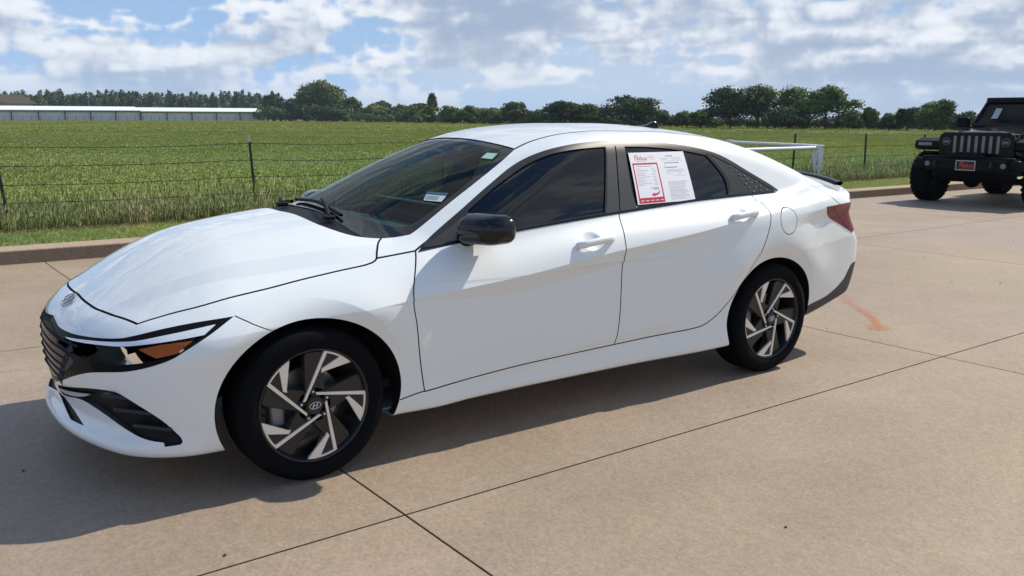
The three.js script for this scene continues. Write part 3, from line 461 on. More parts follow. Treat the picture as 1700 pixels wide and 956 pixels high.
// ---------- mesh of the sedan's body: surface nets on the field, right half mirrored from the left ----------
function meshField(F, lo, hi, h) {
  const n = [0, 1, 2].map((k) => Math.ceil((hi[k] - lo[k]) / h) + 1), id = (i, j, k) => (k * n[1] + j) * n[0] + i, val = new Float32Array(n[0] * n[1] * n[2]).fill(9), B = 6;
  for (let k0 = 0; k0 < n[2]; k0 += B) for (let j0 = 0; j0 < n[1]; j0 += B) for (let i0 = 0; i0 < n[0]; i0 += B) {
    const c = [i0, j0, k0].map((q, m) => lo[m] + (q + B / 2) * h), f = F(...c);
    if (Math.abs(f) > B * h * 1.35) { if (f < 0) for (let k = k0; k < Math.min(n[2], k0 + B); k++) for (let j = j0; j < Math.min(n[1], j0 + B); j++) for (let i = i0; i < Math.min(n[0], i0 + B); i++) val[id(i, j, k)] = -9; continue; }
    for (let k = k0; k < Math.min(n[2], k0 + B); k++) for (let j = j0; j < Math.min(n[1], j0 + B); j++) for (let i = i0; i < Math.min(n[0], i0 + B); i++) val[id(i, j, k)] = F(lo[0] + i * h, lo[1] + j * h, lo[2] + k * h);
  }
  const vid = new Map(), verts = [], tris = [], cell = (i, j, k) => {
    const key = id(i, j, k); let v = vid.get(key); if (v) return v;
    let s = [0, 0, 0], m = 0;
    for (let a = 0; a < 8; a++) for (const d of [1, 2, 4]) if (!(a & d)) { const p = [i + (a & 1), j + ((a >> 1) & 1), k + (a >> 2)], q = [i + ((a | d) & 1), j + (((a | d) >> 1) & 1), k + ((a | d) >> 2)], f = val[id(...p)], g = val[id(...q)]; if ((f < 0) !== (g < 0)) { const t = f / (f - g); for (let c = 0; c < 3; c++) s[c] += p[c] + (q[c] - p[c]) * t; m++; } }
    v = s.map((x, c) => lo[c] + x / m * h);
    for (let it = 0; it < 2; it++) { const f = F(...v), nn = fieldN(F, v); for (let c = 0; c < 3; c++) v[c] -= clamp(f, -h, h) * nn[c]; }
    v.push(...fieldN(F, v)); vid.set(key, v); return v;
  };
  for (let k = 1; k < n[2] - 1; k++) for (let j = 1; j < n[1] - 1; j++) for (let i = 1; i < n[0] - 1; i++) {
    const f = val[id(i, j, k)] < 0;
    if (f !== (val[id(i + 1, j, k)] < 0)) quad([cell(i, j - 1, k - 1), cell(i, j, k - 1), cell(i, j, k), cell(i, j - 1, k)], f);
    if (f !== (val[id(i, j + 1, k)] < 0)) quad([cell(i - 1, j, k - 1), cell(i - 1, j, k), cell(i, j, k), cell(i, j, k - 1)], f);
    if (f !== (val[id(i, j, k + 1)] < 0)) quad([cell(i - 1, j - 1, k), cell(i, j - 1, k), cell(i, j, k), cell(i - 1, j, k)], f);
  }
  function quad(q, f) { if (!f) q.reverse(); tris.push([q[0], q[1], q[2]], [q[0], q[2], q[3]]); }
  return tris;
}
const fieldN = (F, [x, y, z]) => { const e = 0.0015, n = [F(x + e, y, z) - F(x - e, y, z), F(x, y + e, z) - F(x, y - e, z), F(x, y, z + e) - F(x, y, z - e)], l = Math.hypot(...n) || 1; return n.map((v) => v / l); };
// cut a triangle list along g = 0, refining near the cut; rim collects the cut's segments
const lerpV = (a, b, t) => { const v = a.map((x, i) => x + (b[i] - x) * t), l = Math.hypot(v[3], v[4], v[5]) || 1; v[3] /= l; v[4] /= l; v[5] /= l; return v; };
function cut(tris, g, fine = 0.005) {
  const inn = [], out = [], rim = [], G = new Map(), val = (v) => { let q = G.get(v); if (q === undefined) { q = g(v) || 1e-9; G.set(v, q); } return q; };
  const mids = new Map(), mid = (a, b) => { let m = mids.get(a); if (!m) mids.set(a, m = new Map()); let r = m.get(b) ?? mids.get(b)?.get(a); if (!r) { r = lerpV(a, b, 0.5); m.set(b, r); } return r; };
  const cross = (a, b) => lerpV(a, b, val(a) / (val(a) - val(b)));
  const todo = tris.slice();
  while (todo.length) {
    const t = todo.pop(), [a, b, c] = t, e = [0, 1, 2].map((i) => { const p = t[i], q = t[(i + 1) % 3]; return Math.hypot(p[0] - q[0], p[1] - q[1], p[2] - q[2]); }), L = Math.max(...e), f = t.map(val);
    if (Math.min(...f.map(Math.abs)) > L * 1.02) { (f[0] < 0 ? inn : out).push(t); continue; }
    if (L > fine) { const i = e.indexOf(L), m = mid(t[i], t[(i + 1) % 3]); todo.push([t[i], m, t[(i + 2) % 3]], [m, t[(i + 1) % 3], t[(i + 2) % 3]]); continue; }
    const k = f.map((x) => x < 0), s = k.filter(Boolean).length;
    if (s === 0 || s === 3) { (s ? inn : out).push(t); continue; }
    const odd = s === 1 ? k.indexOf(true) : k.indexOf(false), A = t[odd], Bv = t[(odd + 1) % 3], C = t[(odd + 2) % 3], p = cross(A, Bv), q = cross(A, C);
    (s === 1 ? inn : out).push([A, p, q]); (s === 1 ? out : inn).push([p, Bv, C], [p, C, q]); rim.push([p, q]);
  }
  return { inn, out, rim };
}
// outline: points [a, b] or [a, b, 1] for a corner; smooth runs between corners
function outline(pts, closed = true, step = 5) {
  const n = pts.length, out = [], at = (i) => closed ? pts[((i % n) + n) % n] : pts[clamp(i, 0, n - 1)];
  for (let i = 0; i < (closed ? n : n - 1); i++) {
    const p1 = at(i), p2 = at(i + 1), p0 = p1[2] ? [2 * p1[0] - p2[0], 2 * p1[1] - p2[1]] : at(i - 1), p3 = p2[2] ? [2 * p2[0] - p1[0], 2 * p2[1] - p1[1]] : at(i + 2);
    const d = (u, v) => Math.sqrt(Math.hypot(u[0] - v[0], u[1] - v[1])) + 1e-4, t1 = d(p0, p1), t2 = t1 + d(p1, p2), t3 = t2 + d(p2, p3);
    for (let s = 0; s < step; s++) {
      const t = t1 + (t2 - t1) * s / step, q = [0, 1].map((c) => { const A1 = (t1 - t) / t1 * p0[c] + t / t1 * p1[c], A2 = (t2 - t) / (t2 - t1) * p1[c] + (t - t1) / (t2 - t1) * p2[c], A3 = (t3 - t) / (t3 - t2) * p2[c] + (t - t2) / (t3 - t2) * p3[c], B1 = (t2 - t) / t2 * A1 + t / t2 * A2, B2 = (t3 - t) / (t3 - t1) * A2 + (t - t1) / (t3 - t1) * A3; return (t2 - t) / (t2 - t1) * B1 + (t - t1) / (t2 - t1) * B2; });
      out.push(q);
    }
  }
  if (!closed) out.push(pts[n - 1].slice(0, 2));
  return out;
}
function segDist(poly, closed, a, b) { let m = 1e9; const n = poly.length; for (let i = 0; i < (closed ? n : n - 1); i++) { const p = poly[i], q = poly[(i + 1) % n], dx = q[0] - p[0], dy = q[1] - p[1], t = clamp(((a - p[0]) * dx + (b - p[1]) * dy) / (dx * dx + dy * dy || 1), 0, 1), d = (a - p[0] - dx * t) ** 2 + (b - p[1] - dy * t) ** 2; if (d < m) m = d; } return Math.sqrt(m); }
function polySD(poly, a, b) { let c = false; for (let i = 0, j = poly.length - 1; i < poly.length; j = i++) { const p = poly[i], q = poly[j]; if ((p[1] > b) !== (q[1] > b) && a < (q[0] - p[0]) * (b - p[1]) / (q[1] - p[1]) + p[0]) c = !c; } const d = segDist(poly, true, a, b); return c ? -d : d; }
const PROJ = { side: (v) => [v[0], v[1]], top: (v) => [v[0], v[2]], nose: (v) => [v[0] + v[2], v[1]], tail: (v) => [v[0] - v[2], v[1]] };
const SC = { side: 1, top: 1, nose: 0.75, tail: 0.75 };
function inPoly(view, pts, test, open = 0) {                          // signed distance to an outline seen along one of the views
  const poly = outline(pts), pr = PROJ[view]; let x0 = 9, x1 = -9, y0 = 9, y1 = -9; for (const p of poly) { x0 = Math.min(x0, p[0]); x1 = Math.max(x1, p[0]); y0 = Math.min(y0, p[1]); y1 = Math.max(y1, p[1]); }
  return (v) => { if (test && !test(v)) return 9; const [a, b] = pr(v), far = Math.max(x0 - a, a - x1, y0 - b, b - y1); if (far > 0.1) return far * SC[view]; return polySD(poly, a, b) * SC[view]; };
}
function onLine(view, pts, w, test) { const poly = outline(pts, false), pr = PROJ[view]; return (v) => { if (test && !test(v)) return 9; const [a, b] = pr(v); return segDist(poly, false, a, b) * SC[view] - w; }; }
const grow = (g, w) => (v) => g(v) - w;
const MIRROR = { on: true };
function geoOf(tris, push = 0, both = true, only = 0) {                // to a BufferGeometry, moved along the normals by push, with the mirrored half
  const seen = new Map(), P = [], N = [], I = [];
  for (const t of tris) { const ids = t.map((v) => { let i = seen.get(v); if (i === undefined) { i = P.length / 3; seen.set(v, i); P.push(v[0] + v[3] * push, v[1] + v[4] * push, v[2] + v[5] * push); N.push(v[3], v[4], v[5]); } return i; }); I.push(...ids); }
  const g = (s) => { const q = new THREE.BufferGeometry(); q.setAttribute('position', new THREE.Float32BufferAttribute(P.map((x, i) => i % 3 === 2 ? x * s : x), 3)); q.setAttribute('normal', new THREE.Float32BufferAttribute(N.map((x, i) => i % 3 === 2 ? x * s : x), 3)); q.setIndex(s > 0 ? I : I.map((_, i) => I[i - i % 3 + 2 - i % 3])); return q; };
  return only ? g(only) : both ? mergeGeometries([g(1), g(-1)]) : g(1);
}
function wallTris(rim, depth, dir) {                                   // the thickness of a cut edge
  const out = [], mv = (v) => { const d = dir ?? [v[3], v[4], v[5]]; return [v[0] - d[0] * depth, v[1] - d[1] * depth, v[2] - d[2] * depth, v[3], v[4], v[5]]; };
  for (const [p, q] of rim) { const a = p, b = q, c = mv(q), d = mv(p), u = [b[0] - a[0], b[1] - a[1], b[2] - a[2]], w = [d[0] - a[0], d[1] - a[1], d[2] - a[2]], n = [u[1] * w[2] - u[2] * w[1], u[2] * w[0] - u[0] * w[2], u[0] * w[1] - u[1] * w[0]], l = Math.hypot(...n) || 1, k = [a, b, c, d].map((v) => [v[0], v[1], v[2], n[0] / l, n[1] / l, n[2] / l]); out.push([k[0], k[1], k[2]], [k[0], k[2], k[3]]); }
  return out;
}
const sedan = thing('white_sedan', 'white four-door sedan with tinted windows parked on the concrete in the foreground', 'car');
const carPiece = (name, tris, mat, push = 0, parent = sedan) => obj(name, geoOf(tris, push), mat, parent);
const sidePiece = (name, tris, mat, push = 0) => [1, -1].map((s) => obj(name, geoOf(tris, push, false, s), mat, sedan));
{
  let T = meshField(carF, [-2.24, 0.14, -0.026], [2.54, 1.42, 0.97], 0.013), r, rimAll = [];
  T = cut(T, (v) => -v[2]).inn;                                        // keep z >= 0 (g < 0 where z > 0)
  for (const t of T) for (const v of t) if (v[2] < 1e-6) { v[2] = 0; }
  { const settle = (tris) => { const done = new Set(); for (const t of tris) for (const v of t) if (!done.has(v)) { done.add(v); if (v[2] < 0.6 || v[1] < 0.3 || v[1] > 1) continue; const m = fieldN(carF, v), e = carF(v[0], v[1], v[2]); for (let c = 0; c < 3; c++) { v[c] -= e * m[c]; v[3 + c] = m[c]; } } };
    for (const line of [(x) => creaseY(x) + 0.03, (x) => creaseY(x) + 0.005, creaseY, (x) => creaseY(x) - 0.005, (x) => creaseY(x) - facetW(x) + 0.006, (x) => creaseY(x) - facetW(x), (x) => creaseY(x) - facetW(x) - 0.006, (x) => sillY(x) + 0.005, sillY, (x) => sillY(x) - 0.005, (x) => lampY(x) + 0.005, lampY, (x) => lampY(x) - 0.006]) {
      const lamp = line(1.6) < 0.95 && line(1.6) > 0.875 && line(0) > 0.7 && line !== creaseY && Math.abs(line(1.6) - lampY(1.6)) < 0.01; const a = cut(T, (v) => v[2] < 0.55 || (lamp ? v[0] < 1.34 || v[0] > 1.95 : v[0] < -1.5 || v[0] > 1.3) ? 9 : v[1] - line(v[0]), 0.007); T = [...a.inn, ...a.out]; settle(T); }
    for (const [hx, hy] of [[0.052, 0.843], [1.082, 0.909]]) for (const k of [1, 0.8, 0.5, 0.25]) { const a = cut(T, (v) => v[2] < 0.55 || Math.abs(v[0] - hx) > 0.15 || Math.abs(v[1] - hy) > 0.12 ? 9 : (Math.hypot((v[0] - hx) / 0.062, (v[1] - hy) / 0.046) - k) * 0.046, 0.006); T = [...a.inn, ...a.out]; settle(T); }
    for (const dz of [-0.008, 0, 0.067, 0.075, 0.083]) { const a = cut(T, (v) => v[0] > -0.85 || v[0] < -2.15 || v[1] < 0.6 ? 9 : v[2] - crownZ(v[0]) - dz, 0.009); T = [...a.inn, ...a.out]; for (const t of T) for (const v of t) if (v[0] < -0.8 && v[1] > 0.6 && v[6] === undefined && Math.abs(v[2] - crownZ(v[0]) - 0.04) < 0.06) { const m = fieldN(carF, v), e = carF(v[0], v[1], v[2]); for (let c = 0; c < 3; c++) { v[c] -= e * m[c]; v[3 + c] = m[c]; } } }
    for (const [ax, r0] of [[-AX, 0.402], [AX, 0.412]]) for (const dr of [-0.03, -0.006, 0.0, 0.006, 0.03]) { const a = cut(T, (v) => v[2] < 0.6 || v[1] < AY - 0.05 || Math.abs(v[0] - ax) > 0.5 ? 9 : Math.hypot(v[0] - ax, v[1] - AY) - r0 - dr, 0.008); T = [...a.inn, ...a.out]; settle(T); } }
  const take = (g, fine) => { const q = cut(T, g, fine); T = q.out; return q; };
  const up = (v) => v[1] > 0.6 && v[4] > 0.05;
  // wheel openings
  const walls = [];
  for (const [ax, rx] of [[-AX, 0.378], [AX, 0.385]]) {
    const q = take((v) => { const a = (v[0] - ax) / rx, b = (v[1] - AY) / 0.330, l = Math.hypot(a, b); return v[2] < 0.42 ? 9 : (l - 1) * 0.33; });
    walls.push(...wallTris(q.rim.filter(([p]) => p[4] > -0.7), 0.045, [0, 0, 1]));
  }
  carPiece('arch_lip', walls, plastic);
  // side windows and their dark frame
  const DLO = inPoly('side', [[-0.832, 0.853, 1], [-0.71, 0.923], [-0.569, 1.002], [-0.404, 1.095], [-0.241, 1.178], [-0.117, 1.230], [-0.01, 1.262], [0.117, 1.284], [0.258, 1.296], [0.394, 1.299], [0.555, 1.296], [0.708, 1.287], [0.95, 1.258], [1.108, 1.222], [1.193, 1.189], [1.327, 1.122], [1.488, 1.045], [1.553, 1.009, 1], [1.514, 0.995, 1], [1.267, 0.993], [1.085, 0.990], [0.826, 0.983], [0.585, 0.970], [0.292, 0.953], [0.011, 0.935], [-0.34, 0.909], [-0.6, 0.884]]);
  let q = take(DLO); let frame = q.inn; rimAll.push(...wallTris(q.rim, 0.004));
  const lip = cut(frame, onLine('side', [[-0.815, 0.866], [-0.6, 0.890], [-0.34, 0.915], [0.011, 0.941], [0.292, 0.959], [0.585, 0.976], [0.826, 0.989], [1.085, 0.996], [1.267, 0.999], [1.50, 1.002]], 0.0055)); frame = lip.out;
  const gF = cut(frame, inPoly('side', [[-0.535, 0.905, 1], [-0.535, 1.005, 1], [-0.37, 1.097], [-0.276, 1.142], [-0.156, 1.196], [-0.071, 1.226], [0.012, 1.247], [0.143, 1.263], [0.318, 1.271, 1], [0.195, 0.963, 1], [-0.02, 0.949], [-0.336, 0.924]])); frame = gF.out;
  const gR = cut(frame, inPoly('side', [[0.444, 1.270, 1], [0.611, 1.265], [0.853, 1.243], [1.022, 1.215, 1], [1.075, 1.155], [1.110, 1.100], [1.117, 1.060], [1.106, 1.005, 1], [0.775, 0.991], [0.412, 0.975, 1], [0.405, 1.062]])); frame = gR.out;
  const barC = cut(frame, inPoly('side', [[1.03, 1.228, 1], [1.09, 1.157], [1.128, 1.102], [1.136, 1.060], [1.124, 1.001, 1], [1.106, 1.001, 1], [1.117, 1.060], [1.110, 1.100], [1.075, 1.155], [1.018, 1.222, 1]])); frame = barC.out;
  const quarter = cut(frame, inPoly('side', [[1.05, 1.222, 1], [1.20, 1.160, 1], [1.33, 1.098], [1.515, 1.008, 1], [1.126, 1.003, 1], [1.138, 1.06], [1.13, 1.103], [1.094, 1.157]])); frame = quarter.out;
  const pil = cut(frame, inPoly('side', [[0.325, 1.274, 1], [0.440, 1.274, 1], [0.402, 1.062], [0.405, 0.968, 1], [0.203, 0.958, 1]])); frame = pil.out;
  const split = cut(pil.inn, onLine('side', [[0.391, 1.300], [0.335, 1.12], [0.288, 0.945]], 0.0035));
  const pf = cut(split.out, (v) => v[0] - (0.288 + (v[1] - 0.945) * 0.29));
  const lip2 = cut(frame, onLine('side', [[0.30, 0.9735], [0.585, 0.9885], [0.826, 1.0015], [1.085, 1.0085], [1.267, 1.0115], [1.48, 1.0135]], 0.0035)); frame = lip2.out; sidePiece('belt_lip', lip2.inn, std(0.50, 0.50, 0.49, 0.35), 0.004);  // bright lip: the sky reflected in its chrome is put in as pale grey
  sidePiece('window_frame', frame, satin, 0.002); sidePiece('belt_moulding', lip.inn, gloss, 0.003);
  sidePiece('front_window', gF.inn, darkGlass, -0.006); sidePiece('rear_window', gR.inn, darkGlass, -0.006);
  sidePiece('window_bar', barC.inn, plastic, 0.001); sidePiece('quarter_trim', quarter.inn, satin, 0.0);
  sidePiece('pillar_trim', pf.inn, std(0.060, 0.058, 0.058, 0.35), 0.003); sidePiece('pillar_trim', pf.out, std(0.060, 0.058, 0.058, 0.35), 0.003); sidePiece('pillar_gap', split.inn, seamM, -0.004);
  carPiece('window_edge', [...wallTris(gF.rim, 0.007), ...wallTris(gR.rim, 0.007)], seamM);
  // the front mask, its lamps and the lower air duct
  const front = (v) => v[0] < -1.4;
  q = take(inPoly('nose', [[-3.2, 0.603, 1], [-2.15, 0.603], [-2.08, 0.597], [-1.97, 0.586], [-1.792, 0.587], [-1.56, 0.598], [-1.377, 0.612], [-1.278, 0.628], [-1.13, 0.654], [-0.986, 0.673], [-0.815, 0.688, 1], [-0.884, 0.639], [-0.984, 0.587], [-1.043, 0.560], [-1.147, 0.532], [-1.294, 0.505], [-1.478, 0.483], [-1.623, 0.461], [-1.786, 0.421], [-2.008, 0.356], [-2.15, 0.325], [-3.2, 0.325, 1]], front)); let mask = q.inn; rimAll.push(...wallTris(q.rim, 0.005));
  const DRLow = [[-1.032, 0.622], [-1.205, 0.603], [-1.355, 0.588], [-1.546, 0.577], [-1.777, 0.565]];
  const drl = cut(mask, inPoly('nose', [[-1.871, 0.566, 1], [-1.626, 0.583], [-1.425, 0.597], [-1.262, 0.612], [-1.129, 0.632], [-0.974, 0.654], [-0.880, 0.667, 1], [-0.914, 0.636, 1], ...DRLow])); mask = drl.out;
  const lens = cut(mask, inPoly('nose', [[-1.945, 0.535, 1], [-1.86, 0.560, 1], [-1.777, 0.564], [-1.546, 0.576], [-1.355, 0.587], [-1.205, 0.602], [-1.032, 0.621], [-0.918, 0.634, 1], [-0.961, 0.610], [-1.029, 0.573], [-1.12, 0.555], [-1.239, 0.537], [-1.357, 0.526], [-1.535, 0.518], [-1.686, 0.518]])); mask = lens.out;
  const amber = cut(lens.inn, inPoly('nose', [[-1.238, 0.586, 1], [-1.121, 0.605, 1], [-0.958, 0.619, 1], [-1.029, 0.577, 1], [-1.128, 0.560, 1]]));
  const grille = cut(mask, inPoly('nose', [[-3.2, 0.552, 1], [-1.97, 0.552], [-1.95, 0.523], [-1.75, 0.492], [-1.83, 0.447], [-1.99, 0.388], [-2.14, 0.348], [-3.2, 0.348, 1]])); mask = grille.out;
  const maskM = phys(0.022, 0.024, 0.028, 0.35, { specularIntensity: 0.035 });
  carPiece('front_mask', mask, maskM, 0.001); sidePiece('daytime_light', drl.inn, phys(0.84, 0.86, 0.88, 0.2, { clearcoat: 1 }), 0.001);
  sidePiece('headlight', lens.out, phys(0.028, 0.028, 0.031, 0.16, { specularIntensity: 0.12 }), 0.001); sidePiece('amber_reflector', amber.inn, phys(0.36, 0.09, 0.02, 0.30, { specularIntensity: 0.3 }), 0.0015);
  carPiece('lamp_edge', [...wallTris(drl.rim, 0.006), ...wallTris(amber.rim, 0.004)], plastic);
  carPiece('grille', grille.inn, phys(0.007, 0.0075, 0.009, 0.9, { specularIntensity: 0.01 }), -0.004); carPiece('grille_edge', wallTris(grille.rim, 0.005), plastic);
  q = take(inPoly('nose', [[-2.10, 0.318, 1], [-1.87, 0.360], [-1.647, 0.396], [-1.455, 0.414], [-1.372, 0.412], [-1.263, 0.381], [-1.134, 0.324], [-1.048, 0.256, 1], [-1.040, 0.237], [-1.053, 0.228, 1], [-1.127, 0.222, 1], [-1.132, 0.237, 1], [-1.201, 0.242], [-1.259, 0.249], [-1.40, 0.276], [-1.538, 0.308], [-1.678, 0.329], [-1.779, 0.328], [-2.001, 0.294], [-2.09, 0.296, 1]], front)); let duct = q.inn; rimAll.push(...wallTris(q.rim, 0.022));
  const bl = cut(duct, inPoly('nose', [[-2.09, 0.308, 1], [-1.85, 0.345], [-1.614, 0.377, 1], [-1.696, 0.353], [-1.88, 0.322], [-2.08, 0.299, 1]])); duct = bl.out;
  sidePiece('air_duct', duct, plastic, -0.02); sidePiece('duct_blade', bl.inn, std(0.50, 0.50, 0.51, 0.4), 0.002);
  carPiece('blade_edge', wallTris(bl.rim, 0.02), plastic);
  q = take(inPoly('nose', [[-2.14, 0.277, 1], [-1.985, 0.287, 1], [-1.709, 0.234, 1], [-1.86, 0.231, 1]], front)); sidePiece('bumper_vent', q.inn, plastic, -0.012); rimAll.push(...wallTris(q.rim, 0.013));
  // rear lamp and rear bumper insert
  const rear = (v) => v[0] > 1.4;
  q = take(inPoly('tail', [[0.927, 0.911, 1], [1.106, 0.916, 1], [3.5, 0.925, 1], [3.5, 0.865, 1], [1.6, 0.80], [1.335, 0.733, 1], [1.186, 0.787], [0.970, 0.868]], rear)); let tl = q.inn; rimAll.push(...wallTris(q.rim, 0.004));
  const tl2 = cut(tl, onLine('tail', [[1.03, 0.898], [1.14, 0.855], [1.28, 0.765]], 0.006)); 
  sidePiece('tail_light', tl2.out, phys(0.16, 0.006, 0.012, 0.22, { specularIntensity: 0.6 }), 0.003); sidePiece('tail_light_rib', tl2.inn, phys(0.18, 0.008, 0.014, 0.3, { specularIntensity: 0.5 }), 0.0045);
  q = take(inPoly('tail', [[0.85, 0.310, 1], [0.93, 0.333], [1.14, 0.368], [1.32, 0.445], [1.40, 0.53], [1.47, 0.54, 1], [1.7, 0.50], [3.5, 0.46, 1], [3.5, 0.05, 1], [0.8, 0.05, 1]], rear)); carPiece('rear_diffuser', q.inn, std(0.022, 0.0225, 0.024, 0.5), 0.002); rimAll.push(...wallTris(q.rim, 0.006));
  // windscreen, scuttle and roof seams
  const top = (v) => v[1] > 0.80;
  q = take(inPoly('top', [[-1.138, -0.3, 1], [-1.138, 0], [-1.128, 0.13], [-1.112, 0.40], [-1.035, 0.566], [-0.948, 0.622], [-0.880, 0.645, 1], [-0.805, 0.662, 1], [-0.708, 0.642], [-0.564, 0.612], [-0.414, 0.582], [-0.239, 0.530], [-0.118, 0.480, 1], [-0.158, 0.27], [-0.176, 0], [-0.176, -0.3, 1]], top)); let ws = q.inn; rimAll.push(...wallTris(q.rim, 0.006));
  const scut = cut(ws, inPoly('top', [[-1.2, -0.3, 1], [-1.2, 0.8, 1], [-0.95, 0.70, 1], [-0.985, 0.60, 1], [-1.005, 0.52], [-1.015, 0.38], [-1.015, 0.2], [-1.022, 0], [-1.022, -0.3, 1]])); ws = scut.out;
  const clear = cut(ws, inPoly('top', [[-0.955, -0.3, 1], [-0.955, 0], [-0.935, 0.30], [-0.885, 0.50], [-0.80, 0.600], [-0.70, 0.606], [-0.564, 0.582], [-0.414, 0.550], [-0.285, 0.508], [-0.185, 0.450], [-0.200, 0.27], [-0.215, 0], [-0.215, -0.3, 1]]));
  carPiece('windscreen', clear.inn, screenGlass, -0.004); carPiece('windscreen_border', clear.out, phys(0.010, 0.011, 0.013, 0.06), -0.004); carPiece('wiper_cowl', scut.inn, plastic, -0.008);
  q = take(inPoly('top', [[1.22, -0.3, 1], [1.22, 0], [1.24, 0.3], [1.33, 0.455, 1], [1.62, 0.49], [1.87, 0.50, 1], [1.93, 0.3], [1.95, 0], [1.95, -0.3, 1]], top)); carPiece('rear_screen', q.inn, darkGlass, -0.004); rimAll.push(...wallTris(q.rim, 0.006));
  const roofLine = [[-0.122, 0.478], [-0.05, 0.470], [0.039, 0.472], [0.133, 0.473], [0.266, 0.481], [0.406, 0.490], [0.593, 0.510], [0.85, 0.525], [1.1, 0.528], [1.33, 0.52]];
  q = take(onLine('top', roofLine, 0.0058, (v) => v[1] > 1.1)); carPiece('roof_seam', q.inn, seamM, -0.007); rimAll.push(...wallTris(q.rim, 0.008));
  q = take(inPoly('top', [[-0.3, -0.3, 1], [-0.3, 0.478, 1], ...roofLine, [1.40, 0.50, 1], [1.5, -0.3, 1]], (v) => v[1] > 1.15)); carPiece('roof', q.inn, paint);
  // panels with their gaps
  const gaps = [], panel = (g, w) => { const a = take((v) => Math.abs(g(v)) - w, 0.004); gaps.push(...a.inn); rimAll.push(...wallTris(a.rim, 0.009)); return take(g); };
  const hood = panel(inPoly('top', [[-2.026, -0.4, 1], [-2.026, 0], [-2.028, 0.10], [-2.025, 0.20], [-2.010, 0.345], [-1.932, 0.615, 1], [-1.838, 0.665], [-1.713, 0.722], [-1.509, 0.748], [-1.341, 0.753], [-1.191, 0.760], [-1.045, 0.764], [-1.015, 0.752], [-0.987, 0.707], [-0.925, 0.628], [-0.6, 0.5, 1], [-0.6, -0.4, 1]], (v) => v[1] > 0.58 && v[0] < -0.7), 0.0042);
  carPiece('bonnet', hood.inn, paint);
  const dF = panel(inPoly('side', [[-0.836, 0.860, 1], [-0.868, 0.810], [-0.893, 0.765], [-0.913, 0.722], [-0.924, 0.676], [-0.912, 0.573], [-0.900, 0.469], [-0.887, 0.376], [-0.872, 0.279, 1], [-0.753, 0.289], [-0.579, 0.299], [-0.384, 0.308], [-0.109, 0.315], [0.206, 0.322, 1], [0.226, 0.449], [0.233, 0.68], [0.237, 0.740], [0.240, 0.825], [0.290, 0.965, 1], [0, 1.1, 1], [-0.5, 1.0, 1]]), 0.0028);
  sidePiece('front_door', dF.inn, paint);
  const dR = panel(inPoly('side', [[0.206, 0.322, 1], [0.226, 0.449], [0.233, 0.68], [0.237, 0.740], [0.240, 0.825], [0.290, 0.965, 1], [0.6, 1.1, 1], [1.25, 1.1, 1], [1.300, 1.0, 1], [1.304, 0.965], [1.298, 0.930], [1.282, 0.880], [1.245, 0.793], [1.168, 0.660], [1.050, 0.525], [0.90, 0.393], [0.80, 0.347], [0.70, 0.336], [0.597, 0.333]]), 0.0028);
  sidePiece('rear_door', dR.inn, paint);
  const flap = panel((v) => v[2] < 0.5 ? 9 : Math.hypot(v[0] - 1.432, v[1] - 0.856) - 0.073, 0.0022); sidePiece('fuel_flap', flap.inn, paint);
  const boot = panel(inPoly('side', [[1.865, 1.20, 1], [1.884, 1.075, 1], [1.868, 1.025], [1.862, 0.995], [1.890, 0.962], [1.965, 0.917, 1], [2.02, 0.900, 1], [2.8, 0.900, 1], [2.8, 1.3, 1]]), 0.0024); carPiece('boot_lid', boot.inn, paint);
  for (const [view, pts, w, t] of [['side', [[-0.985, 0.262], [-0.92, 0.275], [-0.876, 0.281]], 0.0028], ['side', [[-1.035, 0.838], [-0.95, 0.847], [-0.83, 0.860]], 0.0026], ['nose', [[-0.812, 0.689], [-0.74, 0.667], [-0.635, 0.628]], 0.0012, front]]) { const a = take(onLine(view, pts, w, t), 0.004); gaps.push(...a.inn); rimAll.push(...wallTris(a.rim, 0.009)); }
  carPiece('panel_gap', gaps, seamM, -0.008); carPiece('panel_edge', rimAll, std(0.05, 0.05, 0.052, 0.7));
  const bump = take((v) => v[0] > -1.4 ? 9 : -(0.0 + (v[0] - -1.60) * -1) , 0.01), sill = take((v) => v[1] > 0.4 || v[0] < -1.1 || v[0] > 1.05 ? 9 : v[1] - 0.33, 0.01);
  carPiece('front_bumper', bump.inn, paint); sidePiece('sill', sill.inn, paint); carPiece('body_shell', T, paint);
  // dark lining behind the cabin's panels
  const lin = [...dF.inn, ...dR.inn, ...T, ...frame, ...pil.inn].filter((t) => t[0][0] > -0.98 && t[0][0] < 2.0 && t[0][1] > 0.35 && t[0][4] > -0.6);
  carPiece('cabin_lining', lin, lining, -0.03);
  const rl = q.inn.filter((t) => true); carPiece('headliner', rl, std(0.09, 0.09, 0.088, 0.95), -0.03);
}
